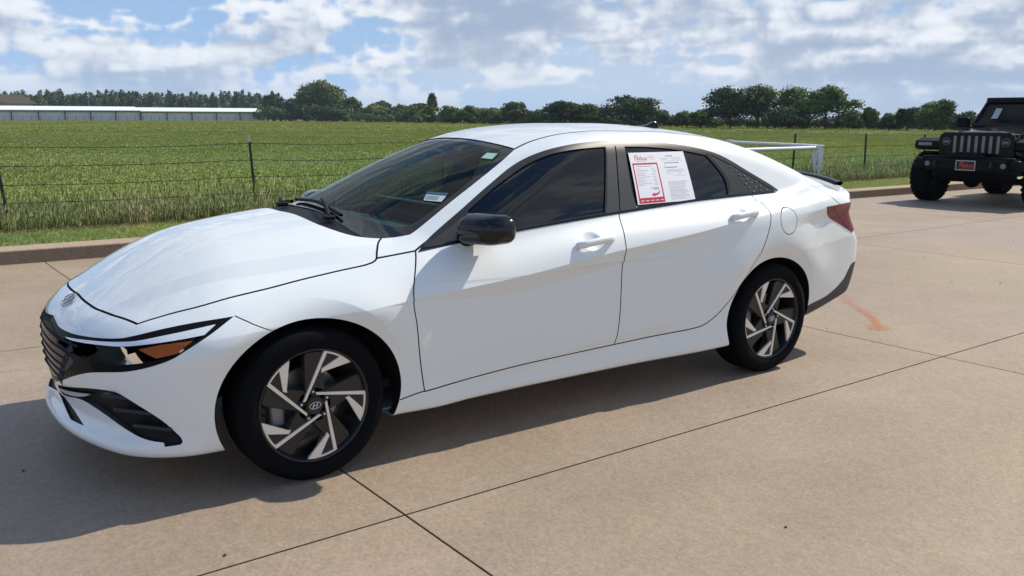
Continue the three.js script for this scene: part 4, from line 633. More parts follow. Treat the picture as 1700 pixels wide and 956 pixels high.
// a point of the body's left flank at (x, y), or of its upper side at (x, z)
function flank(x, y) { let a = 0.3, b = 1.1; for (let i = 0; i < 40; i++) { const m = (a + b) / 2; if (carF(x, y, m) < 0) a = m; else b = m; } return (a + b) / 2; }
function lidY(x, z) { let a = 0.5, b = 1.6; for (let i = 0; i < 40; i++) { const m = (a + b) / 2; if (carF(x, m, z) < 0) a = m; else b = m; } return (a + b) / 2; }
function noseAt(y, z) { let a = -1.2, b = -2.4; for (let i = 0; i < 40; i++) { const m = (a + b) / 2; if (carF(m, y, z) < 0) a = m; else b = m; } return (a + b) / 2; }
const both = (f) => { for (const s of [1, -1]) f(s); };
const flip = (g) => { g = (g.index ? g.toNonIndexed() : g).clone(); g.scale(1, 1, -1); const p = g.attributes.position, n = g.attributes.normal; for (const a of [p, n, g.attributes.uv]) if (a) for (let i = 0; i < a.count; i += 3) for (let c = 0; c < a.itemSize; c++) { const k = a.array[(i + 1) * a.itemSize + c]; a.array[(i + 1) * a.itemSize + c] = a.array[(i + 2) * a.itemSize + c]; a.array[(i + 2) * a.itemSize + c] = k; } return g; };
const pair = (name, geos, mat) => { const l = Array.isArray(geos) ? geos : [geos]; return [obj(name, l.map((g) => g.clone()), mat, sedan), obj(name, l.map(flip), mat, sedan)]; };

const pieces = (name, geos, mat) => { for (const g of geos) pair(name, g, mat); };
// louvres in the grille, ridges in the quarter trim and vanes in the ducts
{
  const cells = [];
  for (let r = 0; r < 6; r++) for (let c = 0; c < 1; c++) { const y = 0.528 - r * 0.030, z = 0.345 - r * 0.034 - c * 0.13; if (z < 0.04) continue; cells.push(new THREE.ConeGeometry(0.045, 0.018, 3).scale(1, 1, 0.30).rotateZ(Math.PI / 2).rotateY(0.45 * z).translate(noseAt(y, z) - 0.003, y, z)); }
  pieces('grille_wedge', cells, phys(0.065, 0.068, 0.072, 0.7, { specularIntensity: 0.05 }));
  const bars = []; for (let r = 0; r < 6; r++) { const y = 0.552 - r * 0.034, zm = 0.40 - r * 0.045, pts = []; for (let i = 0; i <= 6; i++) { const z = zm * i / 6; pts.push([noseAt(y, z) + 0.001, y, z]); } bars.push(tube(pts, 0.006, 18, 5)); }
  pieces('grille_bar', bars, phys(0.030, 0.032, 0.036, 0.8, { specularIntensity: 0.02 }));
  const ridges = []; for (const [x, y] of [[1.19, 1.150], [1.225, 1.128], [1.245, 1.105], [1.28, 1.098], [1.255, 1.080], [1.30, 1.078], [1.275, 1.056], [1.325, 1.058], [1.37, 1.062], [1.295, 1.033], [1.35, 1.034], [1.40, 1.038], [1.325, 1.012], [1.39, 1.014], [1.445, 1.016]]) { const z = flank(x, y); ridges.push(new THREE.ConeGeometry(0.021, 0.011, 3).scale(1, 1, 0.5).rotateX(Math.PI / 2 - 0.35).translate(x, y, z + 0.001)); }
  pieces('trim_ridge', ridges, std(0.055, 0.055, 0.058, 0.4));
  const vanes = []; for (const [u, y] of [[-1.36, 0.398], [-1.29, 0.350], [-1.19, 0.292]]) { let z = 0.6; for (let i = 0; i < 30; i++) z = clamp(flank(u - z, y), 0.4, 0.84) * 0.4 + z * 0.6; vanes.push(rbox(0.15, 0.016, 0.03, 0.006).rotateY(-0.72).rotateZ(-0.1).translate(u - z + 0.004, y, z - 0.006)); }
  pieces('duct_vane', vanes, satin);
}
// door handles with their cups
{
  for (const [x, y, L] of [[0.065, 0.842, 0.215], [1.095, 0.908, 0.205]]) {
    const fz0 = flank(x - 0.11, y - 0.011), fz1 = flank(x + 0.11, y + 0.011), zc = (dx, dy = 0) => fz0 + (fz1 - fz0) * (dx + 0.11) / 0.22 + 0.001, tilt = 0.10, pts = [];
    for (let i = 0; i <= 8; i++) { const s = i / 8 * 2 - 1, dx = s * L / 2; pts.push([x + dx, y + dx * tilt + 0.004 * (1 - s * s), zc(dx, dx * tilt) + 0.006 + 0.026 * Math.sqrt(Math.max(0, 1 - Math.pow(Math.abs(s), 3)))]); }
    const bar = tube(pts, 0.0128, 40, 10); const p = bar.attributes.position; for (let i = 0; i < p.count; i++) { const yy = y + (p.getX(i) - x) * tilt; p.setY(i, yy + (p.getY(i) - yy) * 1.35); } bar.computeVertexNormals();
    const caps = [new THREE.SphereGeometry(0.0125, 10, 8).scale(1.3, 1.1, 0.7).translate(...pts[0]), new THREE.SphereGeometry(0.0125, 10, 8).scale(1.3, 1.1, 0.7).translate(...pts[8])];
    const hs = pair('door_handle', [bar, ...caps], paint);
    if (x < 0.5) { const lock = new THREE.CylinderGeometry(0.0062, 0.0062, 0.006, 12).rotateX(Math.PI / 2).translate(x + 0.072, y + 0.011, zc(0.072) + 0.031); obj('door_lock', lock, plastic, sedan); }
    else obj('door_lock', new THREE.CylinderGeometry(0.0062, 0.0062, 0.006, 12).rotateX(Math.PI / 2).translate(x + 0.06, y + 0.010, zc(0.06) + 0.031), plastic, sedan);
  }
}
// door mirrors
{
  const P = [], N = 28, R = 16, I = [];                              // shell as stacked rings along z: blunt outer end, flat rear face for the glass
  for (let j = 0; j <= R; j++) {
    const t = j / R, z = 0.795 + 0.245 * t, cap = Math.pow(1 - Math.pow(Math.max(0, (t - 0.72) / 0.30), 2.2), 0.5), root = Math.pow(Math.min(1, (t + 0.05) / 0.30), 0.5), k = cap * root;
    const x0 = -0.690 + 0.060 * t * t, x1 = -0.505 + 0.020 * t, yb = 0.878 + 0.012 * t, yt = 1.012 + 0.020 * t - 0.02 * t * t, cx = (x0 + x1) / 2, cy = (yb + yt) / 2 , hx = (x1 - x0) / 2, hy = (yt - yb) / 2;
    for (let i = 0; i < N; i++) { const a = i / N * 6.2832, c = Math.cos(a), s = Math.sin(a), e = c > 0 ? 0.42 : 0.85; let x = Math.sign(c) * Math.pow(Math.abs(c), e) * hx * (c > 0 ? 0.35 + 0.65 * k : k), y = Math.sign(s) * Math.pow(Math.abs(s), c > 0 ? 0.55 : 0.8) * hy * k; P.push(cx + x, cy + y * (c < 0 ? 1 : 1.0) + (c > 0 ? 0 : 0.006 * c), z); }
  }
  for (let j = 0; j < R; j++) for (let i = 0; i < N; i++) { const a = j * N + i, b = j * N + (i + 1) % N; I.push(a, b, a + N, b, b + N, a + N); }
  for (const [o, d] of [[0, 1], [R * N, -1]]) { const c = P.length / 3; let sx = 0, sy = 0, sz = 0; for (let i = 0; i < N; i++) { sx += P[(o + i) * 3]; sy += P[(o + i) * 3 + 1]; sz += P[(o + i) * 3 + 2]; } P.push(sx / N, sy / N, sz / N + (d < 0 ? 0.006 : -0.004)); for (let i = 0; i < N; i++) { const a = o + i, b = o + (i + 1) % N; if (d > 0) I.push(c, b, a); else I.push(c, a, b); } }
  const g = new THREE.BufferGeometry(); g.setAttribute('position', new THREE.Float32BufferAttribute(P, 3)); g.setAttribute('uv', new THREE.Float32BufferAttribute(new Float32Array(P.length / 3 * 2), 2)); g.setIndex(I); g.computeVertexNormals();
  const far = []; far.push(pair('mirror_housing', g.toNonIndexed(), gloss)[1]);
  const foot = [tube([[-0.60, 0.885, 0.765], [-0.605, 0.893, 0.80], [-0.600, 0.905, 0.845]], 0.030, 14, 10), new THREE.CylinderGeometry(0.040, 0.046, 0.028, 18).rotateX(1.2).translate(-0.60, 0.885, 0.772)];
  far.push(pair('mirror_foot', foot, plastic)[1]);
  pair('mirror_glass', rbox(0.006, 0.100, 0.150, 0.003, -0.499, 0.945, 0.915), chrome)[1].position.set(0.02, -0.025, 0); for (const m of far) m.position.set(0.02, -0.025, 0);
  const sail = new THREE.Shape(); sail.moveTo(-0.80, 0.870); sail.lineTo(-0.545, 0.893); sail.lineTo(-0.545, 0.995); sail.closePath();
  const sg = new THREE.ShapeGeometry(sail); const p = sg.attributes.position; for (let i = 0; i < p.count; i++) p.setZ(i, flank(p.getX(i), p.getY(i)) + 0.006); sg.computeVertexNormals(); pair('mirror_sail', sg.toNonIndexed(), satin);
}
// wipers, washer nozzles, roof antenna, boot lip
{
  const on = (x, z, up = 0.02) => [x, lidY(x, z) + up, z];
  const arm = (a, b, c) => [tube([on(...a), on((a[0] + b[0]) / 2, (a[1] + b[1]) / 2, 0.035), on(...b, 0.022)], 0.008, 12, 6), tube([on(...c[0], 0.012), on((c[0][0] + c[1][0]) / 2, (c[0][1] + c[1][1]) / 2, 0.014), on(...c[1], 0.012)], 0.0085, 16, 6), rbox(0.05, 0.02, 0.04, 0.006, ...on(...a, 0.012))];
  const w1 = obj('wiper', arm([-1.045, 0.36], [-0.955, 0.08], [[-0.985, 0.36], [-0.965, -0.22]]), plastic, sedan), w2 = obj('wiper', arm([-1.06, -0.16], [-0.97, -0.42], [[-1.0, -0.18], [-0.93, -0.60]]), plastic, sedan);
  const fin = new THREE.Shape(); fin.moveTo(0, 0); fin.quadraticCurveTo(0.09, 0.012, 0.150, 0.052); fin.quadraticCurveTo(0.168, 0.056, 0.172, 0.035); fin.lineTo(0.180, 0); fin.closePath();
  obj('roof_antenna', new THREE.ExtrudeGeometry(fin, { depth: 0.016, bevelEnabled: true, bevelSize: 0.012, bevelThickness: 0.012, bevelSegments: 3 }).rotateZ(-0.14).translate(1.10, lidY(1.12, 0) - 0.004, -0.008), gloss, sedan);
  const lip = []; for (let i = 0; i < 25; i++) { const z = -0.60 + 1.20 * i / 24, x = 2.352 - 0.045 * Math.pow(Math.abs(z) / 0.6, 2.4); lip.push([x, hoodC(x - 0.05) - hoodDrop(x - 0.05) * Math.pow(Math.abs(z) / 0.76, 2.5) + 0.008 - 0.010 * (1 - (z / 0.6) ** 2), z]); }
  const lg = tube(lip, 0.015, 60, 8); const p = lg.attributes.position; for (let i = 0; i < p.count; i++) { const z = p.getZ(i), x0 = 2.352 - 0.045 * Math.pow(Math.abs(z) / 0.6, 2.4); p.setX(i, x0 + (p.getX(i) - x0) * 2.4); } lg.computeVertexNormals(); obj('boot_spoiler', lg, gloss, sedan);
}
// oval badge with a slanted letter on the nose
function badge(W, H, r) {                                             // in the xy plane, facing +z
  const g = [], pts = []; for (let i = 0; i < 40; i++) { const a = i / 40 * 6.2832; pts.push(V(Math.cos(a) * W / 2, Math.sin(a) * H / 2, 0)); }
  g.push(new THREE.TubeGeometry(new THREE.CatmullRomCurve3(pts, true), 60, r, 6, true));
  const q = (x, y) => [x * W / 2, y * H / 2, r * 0.3];
  g.push(tube([q(-0.52, -0.62), q(-0.38, -0.1), q(-0.16, 0.72)], r * 1.25, 10, 6), tube([q(0.16, -0.72), q(0.38, 0.1), q(0.52, 0.62)], r * 1.25, 10, 6), tube([q(-0.34, -0.12), q(0, 0.02), q(0.34, 0.12)], r * 1.15, 10, 6));
  return mergeGeometries(g.map((k) => k.index ? k.toNonIndexed() : k));
}
{
  const y = 0.659, x = noseAt(y, 0), n = carN(x, y, 0), m = new THREE.Matrix4().lookAt(V(...n), V(0, 0, 0), V(0, 1, 0)), g = badge(0.138, 0.068, 0.0030).applyMatrix4(m).translate(x + n[0] * 0.004, y + n[1] * 0.004, 0);
  obj('nose_badge', g, std(0.36, 0.38, 0.41, 0.5, { metalness: 0.3 }), sedan);
}
// price sheet on the rear window, stickers on the windscreen
function wrapSheet(corners, nx, ny, lift) {                             // corners in side view (x, y): top left, top right, bottom right, bottom left
  const P = [], UV = [], I = [];
  for (let j = 0; j <= ny; j++) for (let i = 0; i <= nx; i++) { const u = i / nx, v = j / ny, x = (corners[0][0] * (1 - u) + corners[1][0] * u) * (1 - v) + (corners[3][0] * (1 - u) + corners[2][0] * u) * v, y = (corners[0][1] * (1 - u) + corners[1][1] * u) * (1 - v) + (corners[3][1] * (1 - u) + corners[2][1] * u) * v; P.push(x, y, flank(x, y) + lift); UV.push(u, 1 - v); }
  for (let j = 0; j < ny; j++) for (let i = 0; i < nx; i++) { const o = j * (nx + 1) + i; I.push(o, o + nx + 1, o + 1, o + 1, o + nx + 1, o + nx + 2); }
  const g = new THREE.BufferGeometry(); g.setAttribute('position', new THREE.Float32BufferAttribute(P, 3)); g.setAttribute('uv', new THREE.Float32BufferAttribute(UV, 2)); g.setIndex(I); g.computeVertexNormals(); return g;
}
function script(g, x, y, s, color) {                                    // the dealer's name in a slanted script with a swash underneath
  g.save(); g.translate(x, y); g.scale(s, s); g.transform(1, 0, -0.22, 1, 0, 0); g.strokeStyle = color; g.lineCap = g.lineJoin = 'round'; g.lineWidth = 0.16;
  const st = (f) => { g.beginPath(); f(); g.stroke(); };
  st(() => { g.moveTo(0.05, -0.75); g.bezierCurveTo(0.1, -1.35, 1.15, -1.35, 1.0, -0.8); g.bezierCurveTo(0.9, -0.45, 0.5, -0.42, 0.35, -0.5); }); st(() => { g.moveTo(0.45, -1.05); g.lineTo(0.3, 0.05); });
  g.lineWidth = 0.13;
  st(() => { g.moveTo(0.95, -0.2); g.bezierCurveTo(1.5, -0.35, 1.3, -0.75, 1.05, -0.5); g.bezierCurveTo(0.85, -0.2, 1.0, 0.08, 1.35, -0.05); g.bezierCurveTo(1.6, -0.2, 1.75, -0.6, 1.85, -1.0); g.moveTo(1.85, -1.0); g.bezierCurveTo(1.7, -0.5, 1.55, 0.1, 1.95, -0.05); g.moveTo(1.55, -0.65); g.lineTo(2.15, -0.68); });
  st(() => { g.moveTo(2.0, -0.15); g.bezierCurveTo(2.6, -0.35, 2.4, -0.75, 2.2, -0.45); g.bezierCurveTo(2.05, -0.1, 2.2, 0.08, 2.5, -0.08); g.bezierCurveTo(2.7, -0.3, 2.7, -0.5, 2.8, -0.6); g.bezierCurveTo(2.9, -0.5, 3.0, -0.55, 2.95, -0.4); g.bezierCurveTo(2.85, 0.05, 3.0, 0.05, 3.2, -0.2); g.bezierCurveTo(3.35, -0.4, 3.4, -0.6, 3.42, -0.6); g.bezierCurveTo(3.45, -0.3, 3.75, -0.15, 3.5, 0.02); g.bezierCurveTo(3.35, 0.08, 3.2, 0, 3.2, -0.06); });
  g.lineWidth = 0.10; st(() => { g.moveTo(0.5, 0.42); g.bezierCurveTo(1.3, 0.25, 2.4, 0.22, 3.4, 0.32); }); g.restore();
}
{
  const W = 720, H = 620, c = document.createElement('canvas'); c.width = W; c.height = H; const g = c.getContext('2d');
  g.fillStyle = '#f2f1f4'; g.fillRect(0, 0, W, H); const red = '#c02540';
  script(g, 48, 92, 46, red);
  g.fillStyle = '#c98a94'; for (let i = 0; i < 3; i++) g.fillRect(225 + i * 12, 48 + i * 17, 92 - i * 14, 5);
  g.fillStyle = red; g.fillRect(20, 128, 316, 484); g.fillStyle = '#f2f1f4'; g.fillRect(36, 150, 284, 396);
  g.fillStyle = '#777c88'; g.fillRect(60, 166, 190, 6); let s = 5; const rn = () => { s = (s * 16807) % 2147483647; return s / 2147483647; };
  for (let r = 0; r < 11; r++) { g.fillStyle = r % 3 === 2 ? '#c98a94' : '#8b90a0'; g.fillRect(48, 194 + r * 20, 60 + 120 * rn(), 4.5); g.fillStyle = '#8b90a0'; g.fillRect(258 - 30 * rn(), 194 + r * 20, 44, 4.5); if (r % 2) { g.fillStyle = '#c9ccd6'; g.fillRect(44, 205 + r * 20, 270, 2); } }
  g.fillStyle = '#3a3d48'; g.fillRect(206, 432, 84, 8); g.fillRect(222, 450, 70, 6); g.fillStyle = '#333'; g.fillRect(192, 432, 8, 8);
  g.fillStyle = red; g.beginPath(); g.moveTo(180, 516); g.lineTo(222, 490); g.lineTo(222, 502); g.bezierCurveTo(262, 502, 282, 486, 292, 462); g.bezierCurveTo(300, 500, 262, 528, 222, 526); g.lineTo(224, 540); g.closePath(); g.fill();
  g.fillStyle = '#f7dfe3'; for (let i = 0; i < 5; i++) g.fillRect(44 + i * 60, 576, 38, 9); 
  g.fillStyle = '#3c404c'; g.fillRect(458, 48, 96, 9); const line = (x, y, w, h = 4, col = '#868b98') => { g.fillStyle = col; g.fillRect(x, y, w, h); };
  line(392, 78, 260); line(398, 94, 70); line(540, 94, 120); line(392, 112, 280, 3); line(420, 136, 200, 8, '#3c404c'); line(436, 190, 150, 9, '#3c404c'); g.strokeStyle = '#222'; g.lineWidth = 4; g.beginPath(); g.moveTo(408, 186); g.lineTo(416, 200); g.lineTo(432, 172); g.stroke();
  line(430, 222, 240); line(430, 236, 220); line(430, 250, 250); line(430, 276, 80); line(560, 276, 60); line(520, 300, 150, 3);
  for (let i = 0; i < 4; i++) line(416, 372 + i * 13, 200 + 60 * rn()); for (let i = 0; i < 12; i++) line(416, 432 + i * 14, 180 + 90 * rn(), 4, i % 4 ? '#8d919d' : '#5c606c');
  const t = new THREE.CanvasTexture(c); t.colorSpace = THREE.SRGBColorSpace;
  tag(obj('price_sheet', wrapSheet([[0.452, 1.240], [0.850, 1.240], [0.838, 0.992], [0.421, 0.988]], 14, 8, 0.003), new THREE.MeshStandardMaterial({ map: t, roughness: 0.45, side: THREE.DoubleSide })), 'white paper price sheet with red border on the sedan\'s rear side window', 'paper sheet');
}
{
  const on = (x, z) => { const y = lidY(x, z), n = carN(x, y, z); return [x + n[0] * 0.0, y + n[1] * 0.0005, z + n[2] * 0.0]; };
  const patch = (c) => { const P = c.map((q) => on(...q)).flat(), g = new THREE.BufferGeometry(); g.setAttribute('position', new THREE.Float32BufferAttribute(P, 3)); g.setAttribute('uv', new THREE.Float32BufferAttribute([0, 1, 1, 1, 1, 0, 0, 0], 2)); g.setIndex([0, 3, 1, 1, 3, 2]); g.computeVertexNormals(); return g; };
  obj('corner_sticker', patch([[-0.205, 0.455], [-0.235, 0.408], [-0.285, 0.430], [-0.255, 0.480]]), std(0.35, 0.50, 0.46, 0.6), sedan);
  const c = document.createElement('canvas'); c.width = 128; c.height = 64; const g = c.getContext('2d'); g.fillStyle = '#b9c9c8'; g.fillRect(0, 0, 128, 64); g.fillStyle = '#35506a'; g.fillRect(0, 0, 128, 22); g.fillStyle = '#40586a'; for (let i = 0; i < 16; i++) g.fillRect(34 + i * 5.6, 28, 2 + (i * 7) % 3, 30); const t = new THREE.CanvasTexture(c); t.colorSpace = THREE.SRGBColorSpace;
  obj('permit_sticker', patch([[-0.545, 0.560], [-0.610, 0.480], [-0.655, 0.520], [-0.600, 0.585]]), new THREE.MeshStandardMaterial({ map: t, roughness: 0.6, side: THREE.DoubleSide }), sedan);
}
// cabin: fascia, wheel, seats, mirror
{
  const dash = new THREE.Shape(); dash.moveTo(-0.97, 0.60); dash.lineTo(-0.97, 0.885); dash.quadraticCurveTo(-0.8, 0.925, -0.60, 0.915); dash.quadraticCurveTo(-0.48, 0.90, -0.46, 0.80); dash.lineTo(-0.56, 0.56); dash.closePath();
  obj('dashboard', new THREE.ExtrudeGeometry(dash, { depth: 0.98, bevelEnabled: true, bevelSize: 0.015, bevelThickness: 0.05, bevelSegments: 3 }).translate(0, -0.015, -0.49), std(0.035, 0.036, 0.04, 0.8), sedan);
  obj('display_panel', rbox(0.02, 0.13, 0.62, 0.008, -0.55, 0.955, 0.16), phys(0.01, 0.01, 0.012, 0.1), sedan);
  const sw = new THREE.Group(); sw.name = 'steering_wheel'; sw.position.set(-0.30, 0.86, 0.36); sw.rotation.z = 0.42; sedan.add(sw);
  obj('wheel_rim', new THREE.TorusGeometry(0.178, 0.015, 10, 40).rotateY(Math.PI / 2), plastic, sw); obj('wheel_hub', [rbox(0.05, 0.11, 0.14, 0.03), rbox(0.02, 0.03, 0.33, 0.01), rbox(0.02, 0.16, 0.04, 0.01, 0, -0.08, 0)], plastic, sw);
  for (const z of [0.36, -0.36]) {
    const st = new THREE.Group(); st.name = 'front_seat'; st.position.set(0.30, 0.36, z); sedan.add(st);
    obj('cushion', rbox(0.52, 0.16, 0.50, 0.06, -0.02, 0.10, 0), cloth, st); obj('backrest', rbox(0.15, 0.62, 0.48, 0.07).rotateZ(-0.32).translate(0.32, 0.44, 0), cloth, st); obj('headrest', rbox(0.09, 0.17, 0.27, 0.045).rotateZ(-0.25).translate(0.45, 0.83, 0), cloth, st);
  }
  obj('rear_bench', [rbox(0.5, 0.18, 1.25, 0.07, 1.15, 0.46, 0), rbox(0.16, 0.58, 1.25, 0.07).rotateZ(-0.42).translate(1.50, 0.74, 0)], cloth, sedan);
  obj('parcel_shelf', rbox(0.5, 0.03, 1.2, 0.01, 1.80, 0.98, 0), lining, sedan);
  obj('cabin_floor', rbox(2.6, 0.04, 1.5, 0.01, 0.30, 0.30, 0), lining, sedan);
  obj('interior_mirror', [rbox(0.03, 0.065, 0.24, 0.02, -0.10, 1.185, 0), rod([-0.20, 1.262, 0], [-0.11, 1.20, 0], 0.011), rbox(0.12, 0.05, 0.10, 0.015, -0.26, 1.225, 0)], plastic, sedan);
}
// wheels
const tyreGeo = (() => {
  const pr = [[0.228, -0.098], [0.236, -0.106], [0.262, -0.1125], [0.285, -0.110], [0.302, -0.101], [0.3125, -0.088], [0.3165, -0.070], [0.318, 0], [0.3165, 0.070], [0.3125, 0.088], [0.302, 0.101], [0.285, 0.110], [0.262, 0.1125], [0.236, 0.106], [0.228, 0.098]];
  const g = [new THREE.LatheGeometry(pr.map(([r, z]) => new THREE.Vector2(r, z)), 72).rotateX(Math.PI / 2)];
  return g;
})();
const treadGeo = (() => { const g = []; for (const z of [-0.055, -0.018, 0.018, 0.055]) g.push(new THREE.TorusGeometry(0.3172, 0.0022, 4, 64).translate(0, 0, z));  return mergeGeometries(g.map((q) => q.toNonIndexed())); })();
const polarP = (r, d) => [r * Math.cos(d * Math.PI / 180), r * Math.sin(d * Math.PI / 180)];
function arcPts(r, d0, d1, n) { return Array.from({ length: n + 1 }, (_, i) => polarP(r, d0 + (d1 - d0) * i / n)); }
const shapeOf = (pts) => { const s = new THREE.Shape(); pts.forEach((p, i) => i ? s.lineTo(...p) : s.moveTo(...p)); s.closePath(); return s; };
const extr = (pts, depth, z, bev = 0.002) => new THREE.ExtrudeGeometry(shapeOf(pts), { depth, bevelEnabled: bev > 0, bevelSize: bev * 0.6, bevelThickness: bev, bevelSegments: 1, curveSegments: 8 }).translate(0, 0, z);
function makeWheel(T0) {                                               // outer face towards +z, axis at the origin
  const w = new THREE.Group(); w.name = 'wheel';
  obj('tyre', tyreGeo.map((g) => g.clone()), rubber, w); obj('tyre_tread', treadGeo.clone(), rubber, w).userData.kind = 'stuff';
  const dark = std(0.028, 0.027, 0.027, 0.34, { metalness: 0.25 }), machined = std(0.84, 0.80, 0.72, 0.40, { metalness: 0.35 }), deep = std(0.012, 0.0125, 0.014, 0.5);
  obj('rim', new THREE.LatheGeometry([[0.232, 0.100], [0.2345, 0.104], [0.231, 0.107], [0.226, 0.103], [0.221, 0.090], [0.214, 0.060], [0.208, 0.0], [0.208, -0.09], [0.232, -0.10]].map((p) => new THREE.Vector2(...p)), 72).rotateX(Math.PI / 2), std(0.03, 0.031, 0.034, 0.3, { metalness: 0.4 }), w);
  obj('hub', [new THREE.CylinderGeometry(0.070, 0.078, 0.06, 40).rotateX(Math.PI / 2).translate(0, 0, 0.060), new THREE.CylinderGeometry(0.034, 0.036, 0.012, 32).rotateX(Math.PI / 2).translate(0, 0, 0.094)], dark, w);
  for (let k = 0; k < 5; k++) {
    const T = T0 - 72 * k;
    // dark spoke: swept blade from the hub to the rim, pocketed behind the bright rim arc
    obj('spoke', [extr([polarP(0.072, T + 42), polarP(0.205, T + 23), ...arcPts(0.217, T + 21, T - 20, 8), polarP(0.138, T - 5), polarP(0.076, T - 25), polarP(0.045, T + 10), polarP(0.045, T + 70)], 0.026, 0.058, 0.006)], dark, w);
    const a = polarP(0.053, T + 80), b = polarP(0.222, T + 1.5), a2 = polarP(0.044, T + 72), b2 = polarP(0.221, T - 2.2);
    obj('spoke_face', [extr([a, b, b2, a2], 0.010, 0.087, 0.0012), extr([...arcPts(0.2235, T + 1.5, T - 31, 10), ...arcPts(0.2165, T - 29, T - 1, 10)], 0.010, 0.0865, 0.0012), extr([polarP(0.2235, T - 19), polarP(0.2235, T - 25), polarP(0.2235, T - 32), polarP(0.142, T - 4.5), polarP(0.134, T - 1), polarP(0.150, T + 0.5)], 0.010, 0.0872, 0.0012)], machined, w);
    const [bx, by] = polarP(0.0575, T + 20);
    obj('lug_nut', [new THREE.CylinderGeometry(0.013, 0.013, 0.010, 16).rotateX(Math.PI / 2).translate(bx, by, 0.090)], deep, w); obj('lug_tip', new THREE.SphereGeometry(0.0058, 10, 8).translate(bx, by, 0.0975), chrome, w);
  }
  obj('hub_badge', badge(0.047, 0.027, 0.0017).rotateZ(0.12).translate(0, 0, 0.102), chrome, w);
  obj('brake_disc', [new THREE.CylinderGeometry(0.140, 0.140, 0.022, 48).rotateX(Math.PI / 2).translate(0, 0, -0.004)], std(0.30, 0.30, 0.30, 0.35, { metalness: 0.8 }), w);
  obj('brake_caliper', rbox(0.065, 0.17, 0.07, 0.016, -0.135, 0.0, 0.01), std(0.30, 0.30, 0.30, 0.5, { metalness: 0.5 }), w);
  obj('valve', rod([0.0, -0.205, 0.05], [0.0, -0.195, 0.075], 0.004), rubber, w);
  return w;
}
for (const [x, T] of [[-AX, 76], [AX, 59]]) both((s) => { const w = makeWheel(s > 0 ? T : T + 17); w.position.set(x, 0.309, s * 0.789); w.scale.setScalar(0.972); if (s < 0) w.rotation.y = Math.PI; sedan.add(w); });
both((s) => { for (const x of [-AX, AX]) { const g = new THREE.CylinderGeometry(0.395, 0.395, 0.36, 40, 1, true, -Math.PI * 0.53, Math.PI * 1.06).rotateX(Math.PI / 2).rotateZ(Math.PI).scale(1, 0.94, 1); g.translate(x, AY, s * 0.645); const c = new THREE.CircleGeometry(0.395, 36, -0.15, Math.PI + 0.3).translate(x, AY, s * 0.50); obj('wheel_well', [g, c], std(0.008, 0.008, 0.009, 0.95), sedan); } });
obj('axle', [rod([-AX, 0.318, -0.7], [-AX, 0.318, 0.7], 0.04), rod([AX, 0.318, -0.7], [AX, 0.318, 0.7], 0.04)], plastic, sedan);
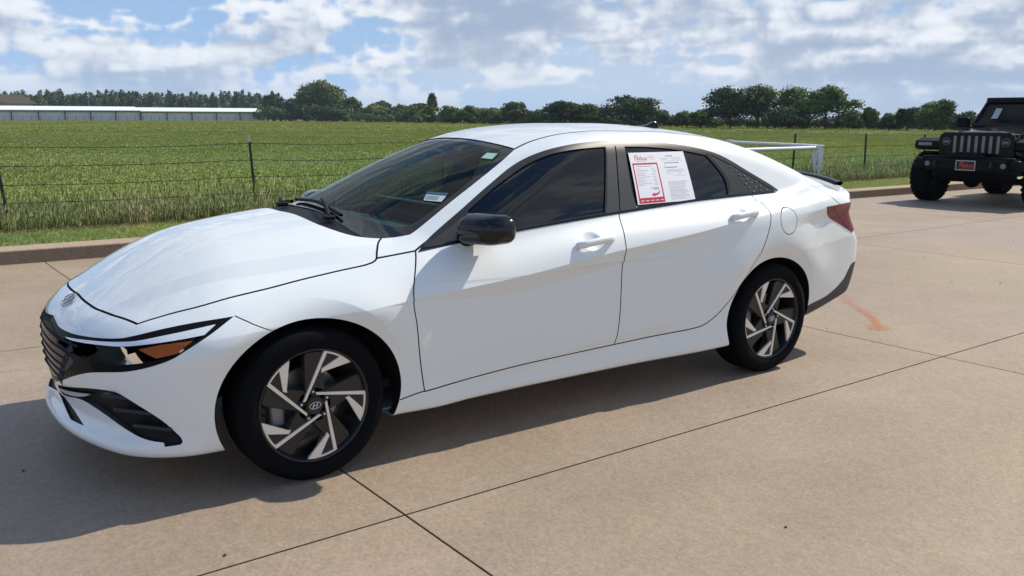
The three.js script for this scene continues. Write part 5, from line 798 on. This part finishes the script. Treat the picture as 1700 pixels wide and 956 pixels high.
// ---------- black off-road car at the right ----------
{
  const J = thing('off_road_car', 'black boxy off-road car with seven bright grille slots parked at the right edge', 'car', [11.80, 0, -3.72], 0.02);
  const bp = phys(0.004, 0.0045, 0.006, 0.16, { specularIntensity: 0.55 }), pl = phys(0.007, 0.0075, 0.0085, 0.6, { specularIntensity: 0.25 }), tyre = phys(0.005, 0.0055, 0.006, 0.9, { specularIntensity: 0.2 }), gl = phys(0.018, 0.02, 0.022, 0, { transmission: 1, thickness: 0, ior: 1.5, specularIntensity: 0.5 }), silver = std(0.27, 0.285, 0.29, 0.5, { metalness: 0.2 });
  const O = (n, g, m, p = J) => obj(n, g, m, p);
  const ext = (pts, depth, bev) => new THREE.ExtrudeGeometry(shapeOf(pts), { depth, bevelEnabled: bev > 0, bevelSize: bev, bevelThickness: bev, bevelSegments: 2 });
  // tub and doors: side outline pulled across the width
  O('tub', ext([[1.45, 0.60], [1.45, 1.22], [3.98, 1.24], [4.0, 0.62]], 1.50, 0.03).translate(0, 0, -0.75), bp);
  for (const s of [1, -1]) { O('door', rbox(0.95, 0.60, 0.03, 0.015, 2.05, 0.93, s * 0.795), bp); O('door', rbox(0.85, 0.60, 0.03, 0.015, 3.0, 0.93, s * 0.795), bp); for (const x of [2.42, 3.34]) O('door_handle', rbox(0.14, 0.03, 0.03, 0.01, x, 1.10, s * 0.822), pl); O('side_step', rbox(1.9, 0.07, 0.14, 0.03, 2.4, 0.46, s * 0.82), pl); }
  // bonnet: crowned and tapering to the grille
  { const P = [], I = [], nx = 14, nz = 16; for (let i = 0; i <= nx; i++) for (let k = 0; k <= nz; k++) { const t = i / nx, x = 0.33 + 1.32 * t, w = 0.57 + 0.17 * t, q = k / nz * 2 - 1, z = w * q, drop = 0.035 * Math.pow(Math.abs(q), 3) + (t < 0.14 ? 0.05 * Math.pow((0.14 - t) / 0.14, 2) : 0), bulge = 0.018 * sstep(0.62, 0.48, Math.abs(q)); P.push(x, 1.175 + 0.115 * t - drop + bulge, z); } for (let i = 0; i < nx; i++) for (let k = 0; k < nz; k++) { const o = i * (nz + 1) + k; I.push(o, o + 1, o + nz + 1, o + 1, o + nz + 2, o + nz + 1); } const g = new THREE.BufferGeometry(); g.setAttribute('position', new THREE.Float32BufferAttribute(P, 3)); g.setIndex(I); g.computeVertexNormals(); O('bonnet', g, bp); }
  O('front_body', [box(1.2, 0.34, 1.24, 0.98, 0.99, 0)], bp);
  for (const s of [1, -1]) { O('bonnet_latch', rbox(0.05, 0.09, 0.03, 0.01, 0.62, 1.14, s * 0.665), pl); O('bonnet_louvre', [0, 1, 2].map((i) => rbox(0.02, 0.012, 0.18, 0.004, 1.15 + i * 0.06, 1.262, s * 0.36)), pl); }
  // grille panel with seven tall slots and round lamps
  { const s = new THREE.Shape(); s.moveTo(-0.60, 0.80); s.lineTo(-0.615, 1.08); s.quadraticCurveTo(-0.60, 1.175, -0.50, 1.185); s.lineTo(0.50, 1.185); s.quadraticCurveTo(0.60, 1.175, 0.615, 1.08); s.lineTo(0.60, 0.80); s.closePath();
    for (let i = -3; i <= 3; i++) { const h = new THREE.Path(), x = i * 0.118, w = 0.036; h.moveTo(x - w, 0.85); h.lineTo(x + w, 0.85); h.lineTo(x + w, 1.14); h.lineTo(x - w, 1.14); h.closePath(); s.holes.push(h); }
    for (const x of [-0.485, 0.485]) { const h = new THREE.Path(); h.absarc(x, 1.035, 0.090, 0, 6.283, true); s.holes.push(h); }
    O('grille', new THREE.ExtrudeGeometry(s, { depth: 0.05, bevelEnabled: true, bevelSize: 0.006, bevelThickness: 0.008, bevelSegments: 2, curveSegments: 20 }).rotateY(-Math.PI / 2).translate(0.36, 0, 0), bp);
    for (let i = -3; i <= 3; i++) { const z = i * 0.118; O('grille_slot', [rbox(0.02, 0.29, 0.070, 0.006, 0.335, 0.995, z)], silver); }
    for (const z of [-0.485, 0.485]) { const l = O('headlight', [new THREE.SphereGeometry(0.087, 24, 12, 0, 6.283, 0, 1.57).scale(1, 0.4, 1).rotateZ(Math.PI / 2).translate(0.335, 1.035, z)], phys(0.09, 0.095, 0.10, 0.05, { clearcoat: 1 })); O('lamp_ring', new THREE.TorusGeometry(0.062, 0.007, 8, 32).rotateY(Math.PI / 2).translate(0.300, 1.035, z), std(0.12, 0.12, 0.125, 0.4), l); O('lamp_lens', [rbox(0.02, 0.05, 0.09, 0.01, 0.298, 1.03, z)], std(0.14, 0.145, 0.15, 0.3), l); }
  }
  // fenders, indicator lamps, bumper
  for (const s of [1, -1]) {
    const f = O('fender', [ext([[0.34, 0.93], [0.36, 1.03], [0.52, 1.075], [1.22, 1.075], [1.52, 0.80], [1.46, 0.80], [1.18, 1.02], [0.54, 1.02], [0.42, 0.98], [0.40, 0.90]], 0.44, 0.012).translate(0, 0, s > 0 ? 0.61 : -1.05)], pl);
    O('indicator_lamp', rbox(0.03, 0.055, 0.24, 0.01, 0.345, 0.985, s * 0.88), std(0.22, 0.225, 0.23, 0.3), f);
    O('rear_fender', ext([[2.52, 0.80], [2.80, 1.07], [3.52, 1.07], [3.80, 0.80], [3.72, 0.80], [3.48, 1.02], [2.84, 1.02], [2.60, 0.80]], 0.31, 0.012).translate(0, 0, s > 0 ? 0.74 : -1.05), pl);
    O('tow_hook', tube([[0.02, 0.68, s * 0.46], [-0.07, 0.71, s * 0.46], [-0.08, 0.65, s * 0.46], [0.0, 0.63, s * 0.46]], 0.016, 12, 6), std(0.02, 0.02, 0.02, 0.5));
    O('fog_lamp', new THREE.CylinderGeometry(0.042, 0.042, 0.03, 20).rotateZ(Math.PI / 2).translate(0.005, 0.675, s * 0.62), phys(0.20, 0.20, 0.20, 0.2));
  }
  O('front_bumper', [rbox(0.20, 0.20, 1.34, 0.04, 0.10, 0.665, 0), ...[1, -1].map((s) => rbox(0.26, 0.17, 0.30, 0.04).rotateY(s * -0.30).translate(0.17, 0.68, s * 0.74)), rbox(0.30, 0.05, 1.5, 0.02, 0.20, 0.775, 0), rod([0.05, 0.80, -0.30], [0.05, 0.80, 0.30], 0.022)], pl);
  O('winch_cover', rbox(0.14, 0.10, 0.5, 0.03, 0.20, 0.82, -0.02), pl);
  O('skid_plate', [ext([[0.10, 0.58], [0.30, 0.42], [0.75, 0.40], [0.75, 0.60]], 1.0, 0.01).translate(0, 0, -0.5)], pl);
  // number plate with the dealer's name
  { const c = document.createElement('canvas'); c.width = 256; c.height = 128; const g = c.getContext('2d'); g.fillStyle = '#b9b6b2'; g.fillRect(0, 0, 256, 128); g.fillStyle = '#0c0b0c'; g.fillRect(9, 9, 238, 110); script(g, 38, 84, 52, '#d8504a'); const t = new THREE.CanvasTexture(c); t.colorSpace = THREE.SRGBColorSpace;
    const p = O('number_plate', rbox(0.012, 0.165, 0.325, 0.004, -0.016, 0.665, 0.03), silver); O('plate_face', new THREE.PlaneGeometry(0.315, 0.155).rotateY(-Math.PI / 2).translate(-0.0245, 0.665, 0.03), new THREE.MeshStandardMaterial({ map: t, roughness: 0.5, side: THREE.DoubleSide }), p); }
  // windscreen frame, roof, pillars, glass
  const wsQ = [[1.62, 1.29], [1.98, 1.70]], fr = 0.73, ft = 0.68;
  const bar = (a, b, r) => rod(a, b, r, 8);
  O('windscreen_frame', [bar([wsQ[0][0], wsQ[0][1], -fr], [wsQ[1][0], wsQ[1][1], -ft], 0.035), bar([wsQ[0][0], wsQ[0][1], fr], [wsQ[1][0], wsQ[1][1], ft], 0.035), bar([wsQ[0][0], wsQ[0][1], -fr], [wsQ[0][0], wsQ[0][1], fr], 0.04), bar([wsQ[1][0], wsQ[1][1] + 0.01, -ft], [wsQ[1][0], wsQ[1][1] + 0.01, ft], 0.045)], bp);
  { const g = new THREE.BufferGeometry(); g.setAttribute('position', new THREE.Float32BufferAttribute([1.62, 1.29, fr, 1.62, 1.29, -fr, 1.98, 1.70, -ft, 1.98, 1.70, ft], 3)); g.setIndex([0, 1, 2, 0, 2, 3]); g.computeVertexNormals(); O('windscreen', g, gl); }
  O('roof', [rbox(2.05, 0.07, 1.42, 0.05, 2.96, 1.745, 0)], bp);
  for (const s of [1, -1]) {
    O('pillar', [bar([2.50, 1.25, s * 0.74], [2.54, 1.73, s * 0.69], 0.035), bar([3.45, 1.25, s * 0.74], [3.45, 1.73, s * 0.69], 0.035), bar([3.95, 1.24, s * 0.74], [3.92, 1.73, s * 0.69], 0.045), bar([1.98, 1.71, s * ft], [3.95, 1.73, s * 0.69], 0.03)], bp);
    const g = new THREE.BufferGeometry(); g.setAttribute('position', new THREE.Float32BufferAttribute([1.66, 1.24, s * 0.745, 3.93, 1.24, s * 0.745, 3.90, 1.72, s * 0.70, 2.0, 1.72, s * 0.70], 3)); g.setIndex([0, 1, 2, 0, 2, 3]); g.computeVertexNormals(); O('side_window', g, gl);
    O('door_mirror', [rbox(0.12, 0.18, 0.21, 0.035, 1.72, 1.345, s * 0.96), bar([1.74, 1.24, s * 0.78], [1.74, 1.30, s * 0.92], 0.02)], pl);
    O('wiper', bar([1.60, 1.27, s * 0.1], [1.68, 1.34, s * 0.1 + 0.38], 0.009), pl);
  }
  O('rear_screen', [box(0.02, 0.48, 1.36, 3.95, 1.48, 0)], gl);
  O('windscreen_sticker', [box(0.004, 0.24, 0.11).rotateZ(-0.72).translate(1.785, 1.50, -0.42)], std(0.42, 0.44, 0.44, 0.6));
  O('cabin_seat', [rbox(0.5, 0.16, 0.48, 0.06, 2.45, 0.9, 0.36), rbox(0.14, 0.7, 0.46, 0.06).rotateZ(-0.2).translate(2.75, 1.28, 0.36), rbox(0.5, 0.16, 0.48, 0.06, 2.45, 0.9, -0.36), rbox(0.14, 0.7, 0.46, 0.06).rotateZ(-0.2).translate(2.75, 1.28, -0.36), rbox(0.14, 0.6, 1.2, 0.06, 3.6, 1.2, 0)], pl);
  O('dashboard', rbox(0.3, 0.24, 1.36, 0.05, 1.80, 1.14, 0), pl);
  // wheels
  const R = 0.415, Wd = 0.30, prof = [[0.22, -0.13], [0.26, -0.15], [0.36, -0.152], [0.395, -0.135], [R, -0.10], [R, 0.10], [0.395, 0.135], [0.36, 0.152], [0.26, 0.15], [0.22, 0.13]];
  const wheel = new THREE.Group(); wheel.name = 'wheel';
  { const lugs = []; for (let i = 0; i < 30; i++) { const a = i / 30 * 6.2832; for (const [z, o] of [[-0.105, 0], [-0.035, 0.1], [0.035, 0], [0.105, 0.1]]) lugs.push(box(0.05, 0.022, 0.055, 0, R + 0.003, z).rotateZ(a + o)); for (const s of [1, -1]) lugs.push(box(0.035, 0.045, 0.02, 0, 0.385, s * 0.146).rotateZ(a)); }
    obj('tyre', new THREE.LatheGeometry(prof.map((p) => new THREE.Vector2(...p)), 40).rotateX(Math.PI / 2), tyre, wheel); obj('tyre_tread', lugs, tyre, wheel).userData.kind = 'stuff';
    obj('rim', new THREE.LatheGeometry([[0.228, 0.128], [0.234, 0.134], [0.222, 0.120], [0.20, 0.03], [0.20, -0.12]].map((p) => new THREE.Vector2(...p)), 40).rotateX(Math.PI / 2), pl, wheel);
    for (let i = 0; i < 7; i++) obj('spoke', rbox(0.055, 0.19, 0.03, 0.01, 0, 0.12, 0.07).rotateZ(i / 7 * 6.2832), bp, wheel);
    obj('hub', new THREE.CylinderGeometry(0.06, 0.07, 0.06, 24).rotateX(Math.PI / 2).translate(0, 0, 0.075), pl, wheel); }
  for (const x of [0.70, 3.16]) for (const s of [1, -1]) { const w = wheel.clone(); w.position.set(x, R + 0.012, s * 0.93); if (s < 0) w.rotation.y = Math.PI; J.add(w); }
  O('axle', [rod([0.70, 0.40, -0.7], [0.70, 0.40, 0.7], 0.05), rod([3.16, 0.40, -0.7], [3.16, 0.40, 0.7], 0.05), new THREE.SphereGeometry(0.14, 12, 10).translate(0.70, 0.40, -0.2), new THREE.SphereGeometry(0.15, 12, 10).translate(3.16, 0.40, 0), rod([0.62, 0.44, -0.6], [0.60, 0.56, 0.5], 0.022), rod([0.5, 0.52, 0.4], [3.8, 0.52, 0.4], 0.05), rod([0.5, 0.52, -0.4], [3.8, 0.52, -0.4], 0.05)], pl);
  O('underbody', box(2.7, 0.1, 1.2, 2.7, 0.58, 0), pl);
}
renderer.render(scene, camera);
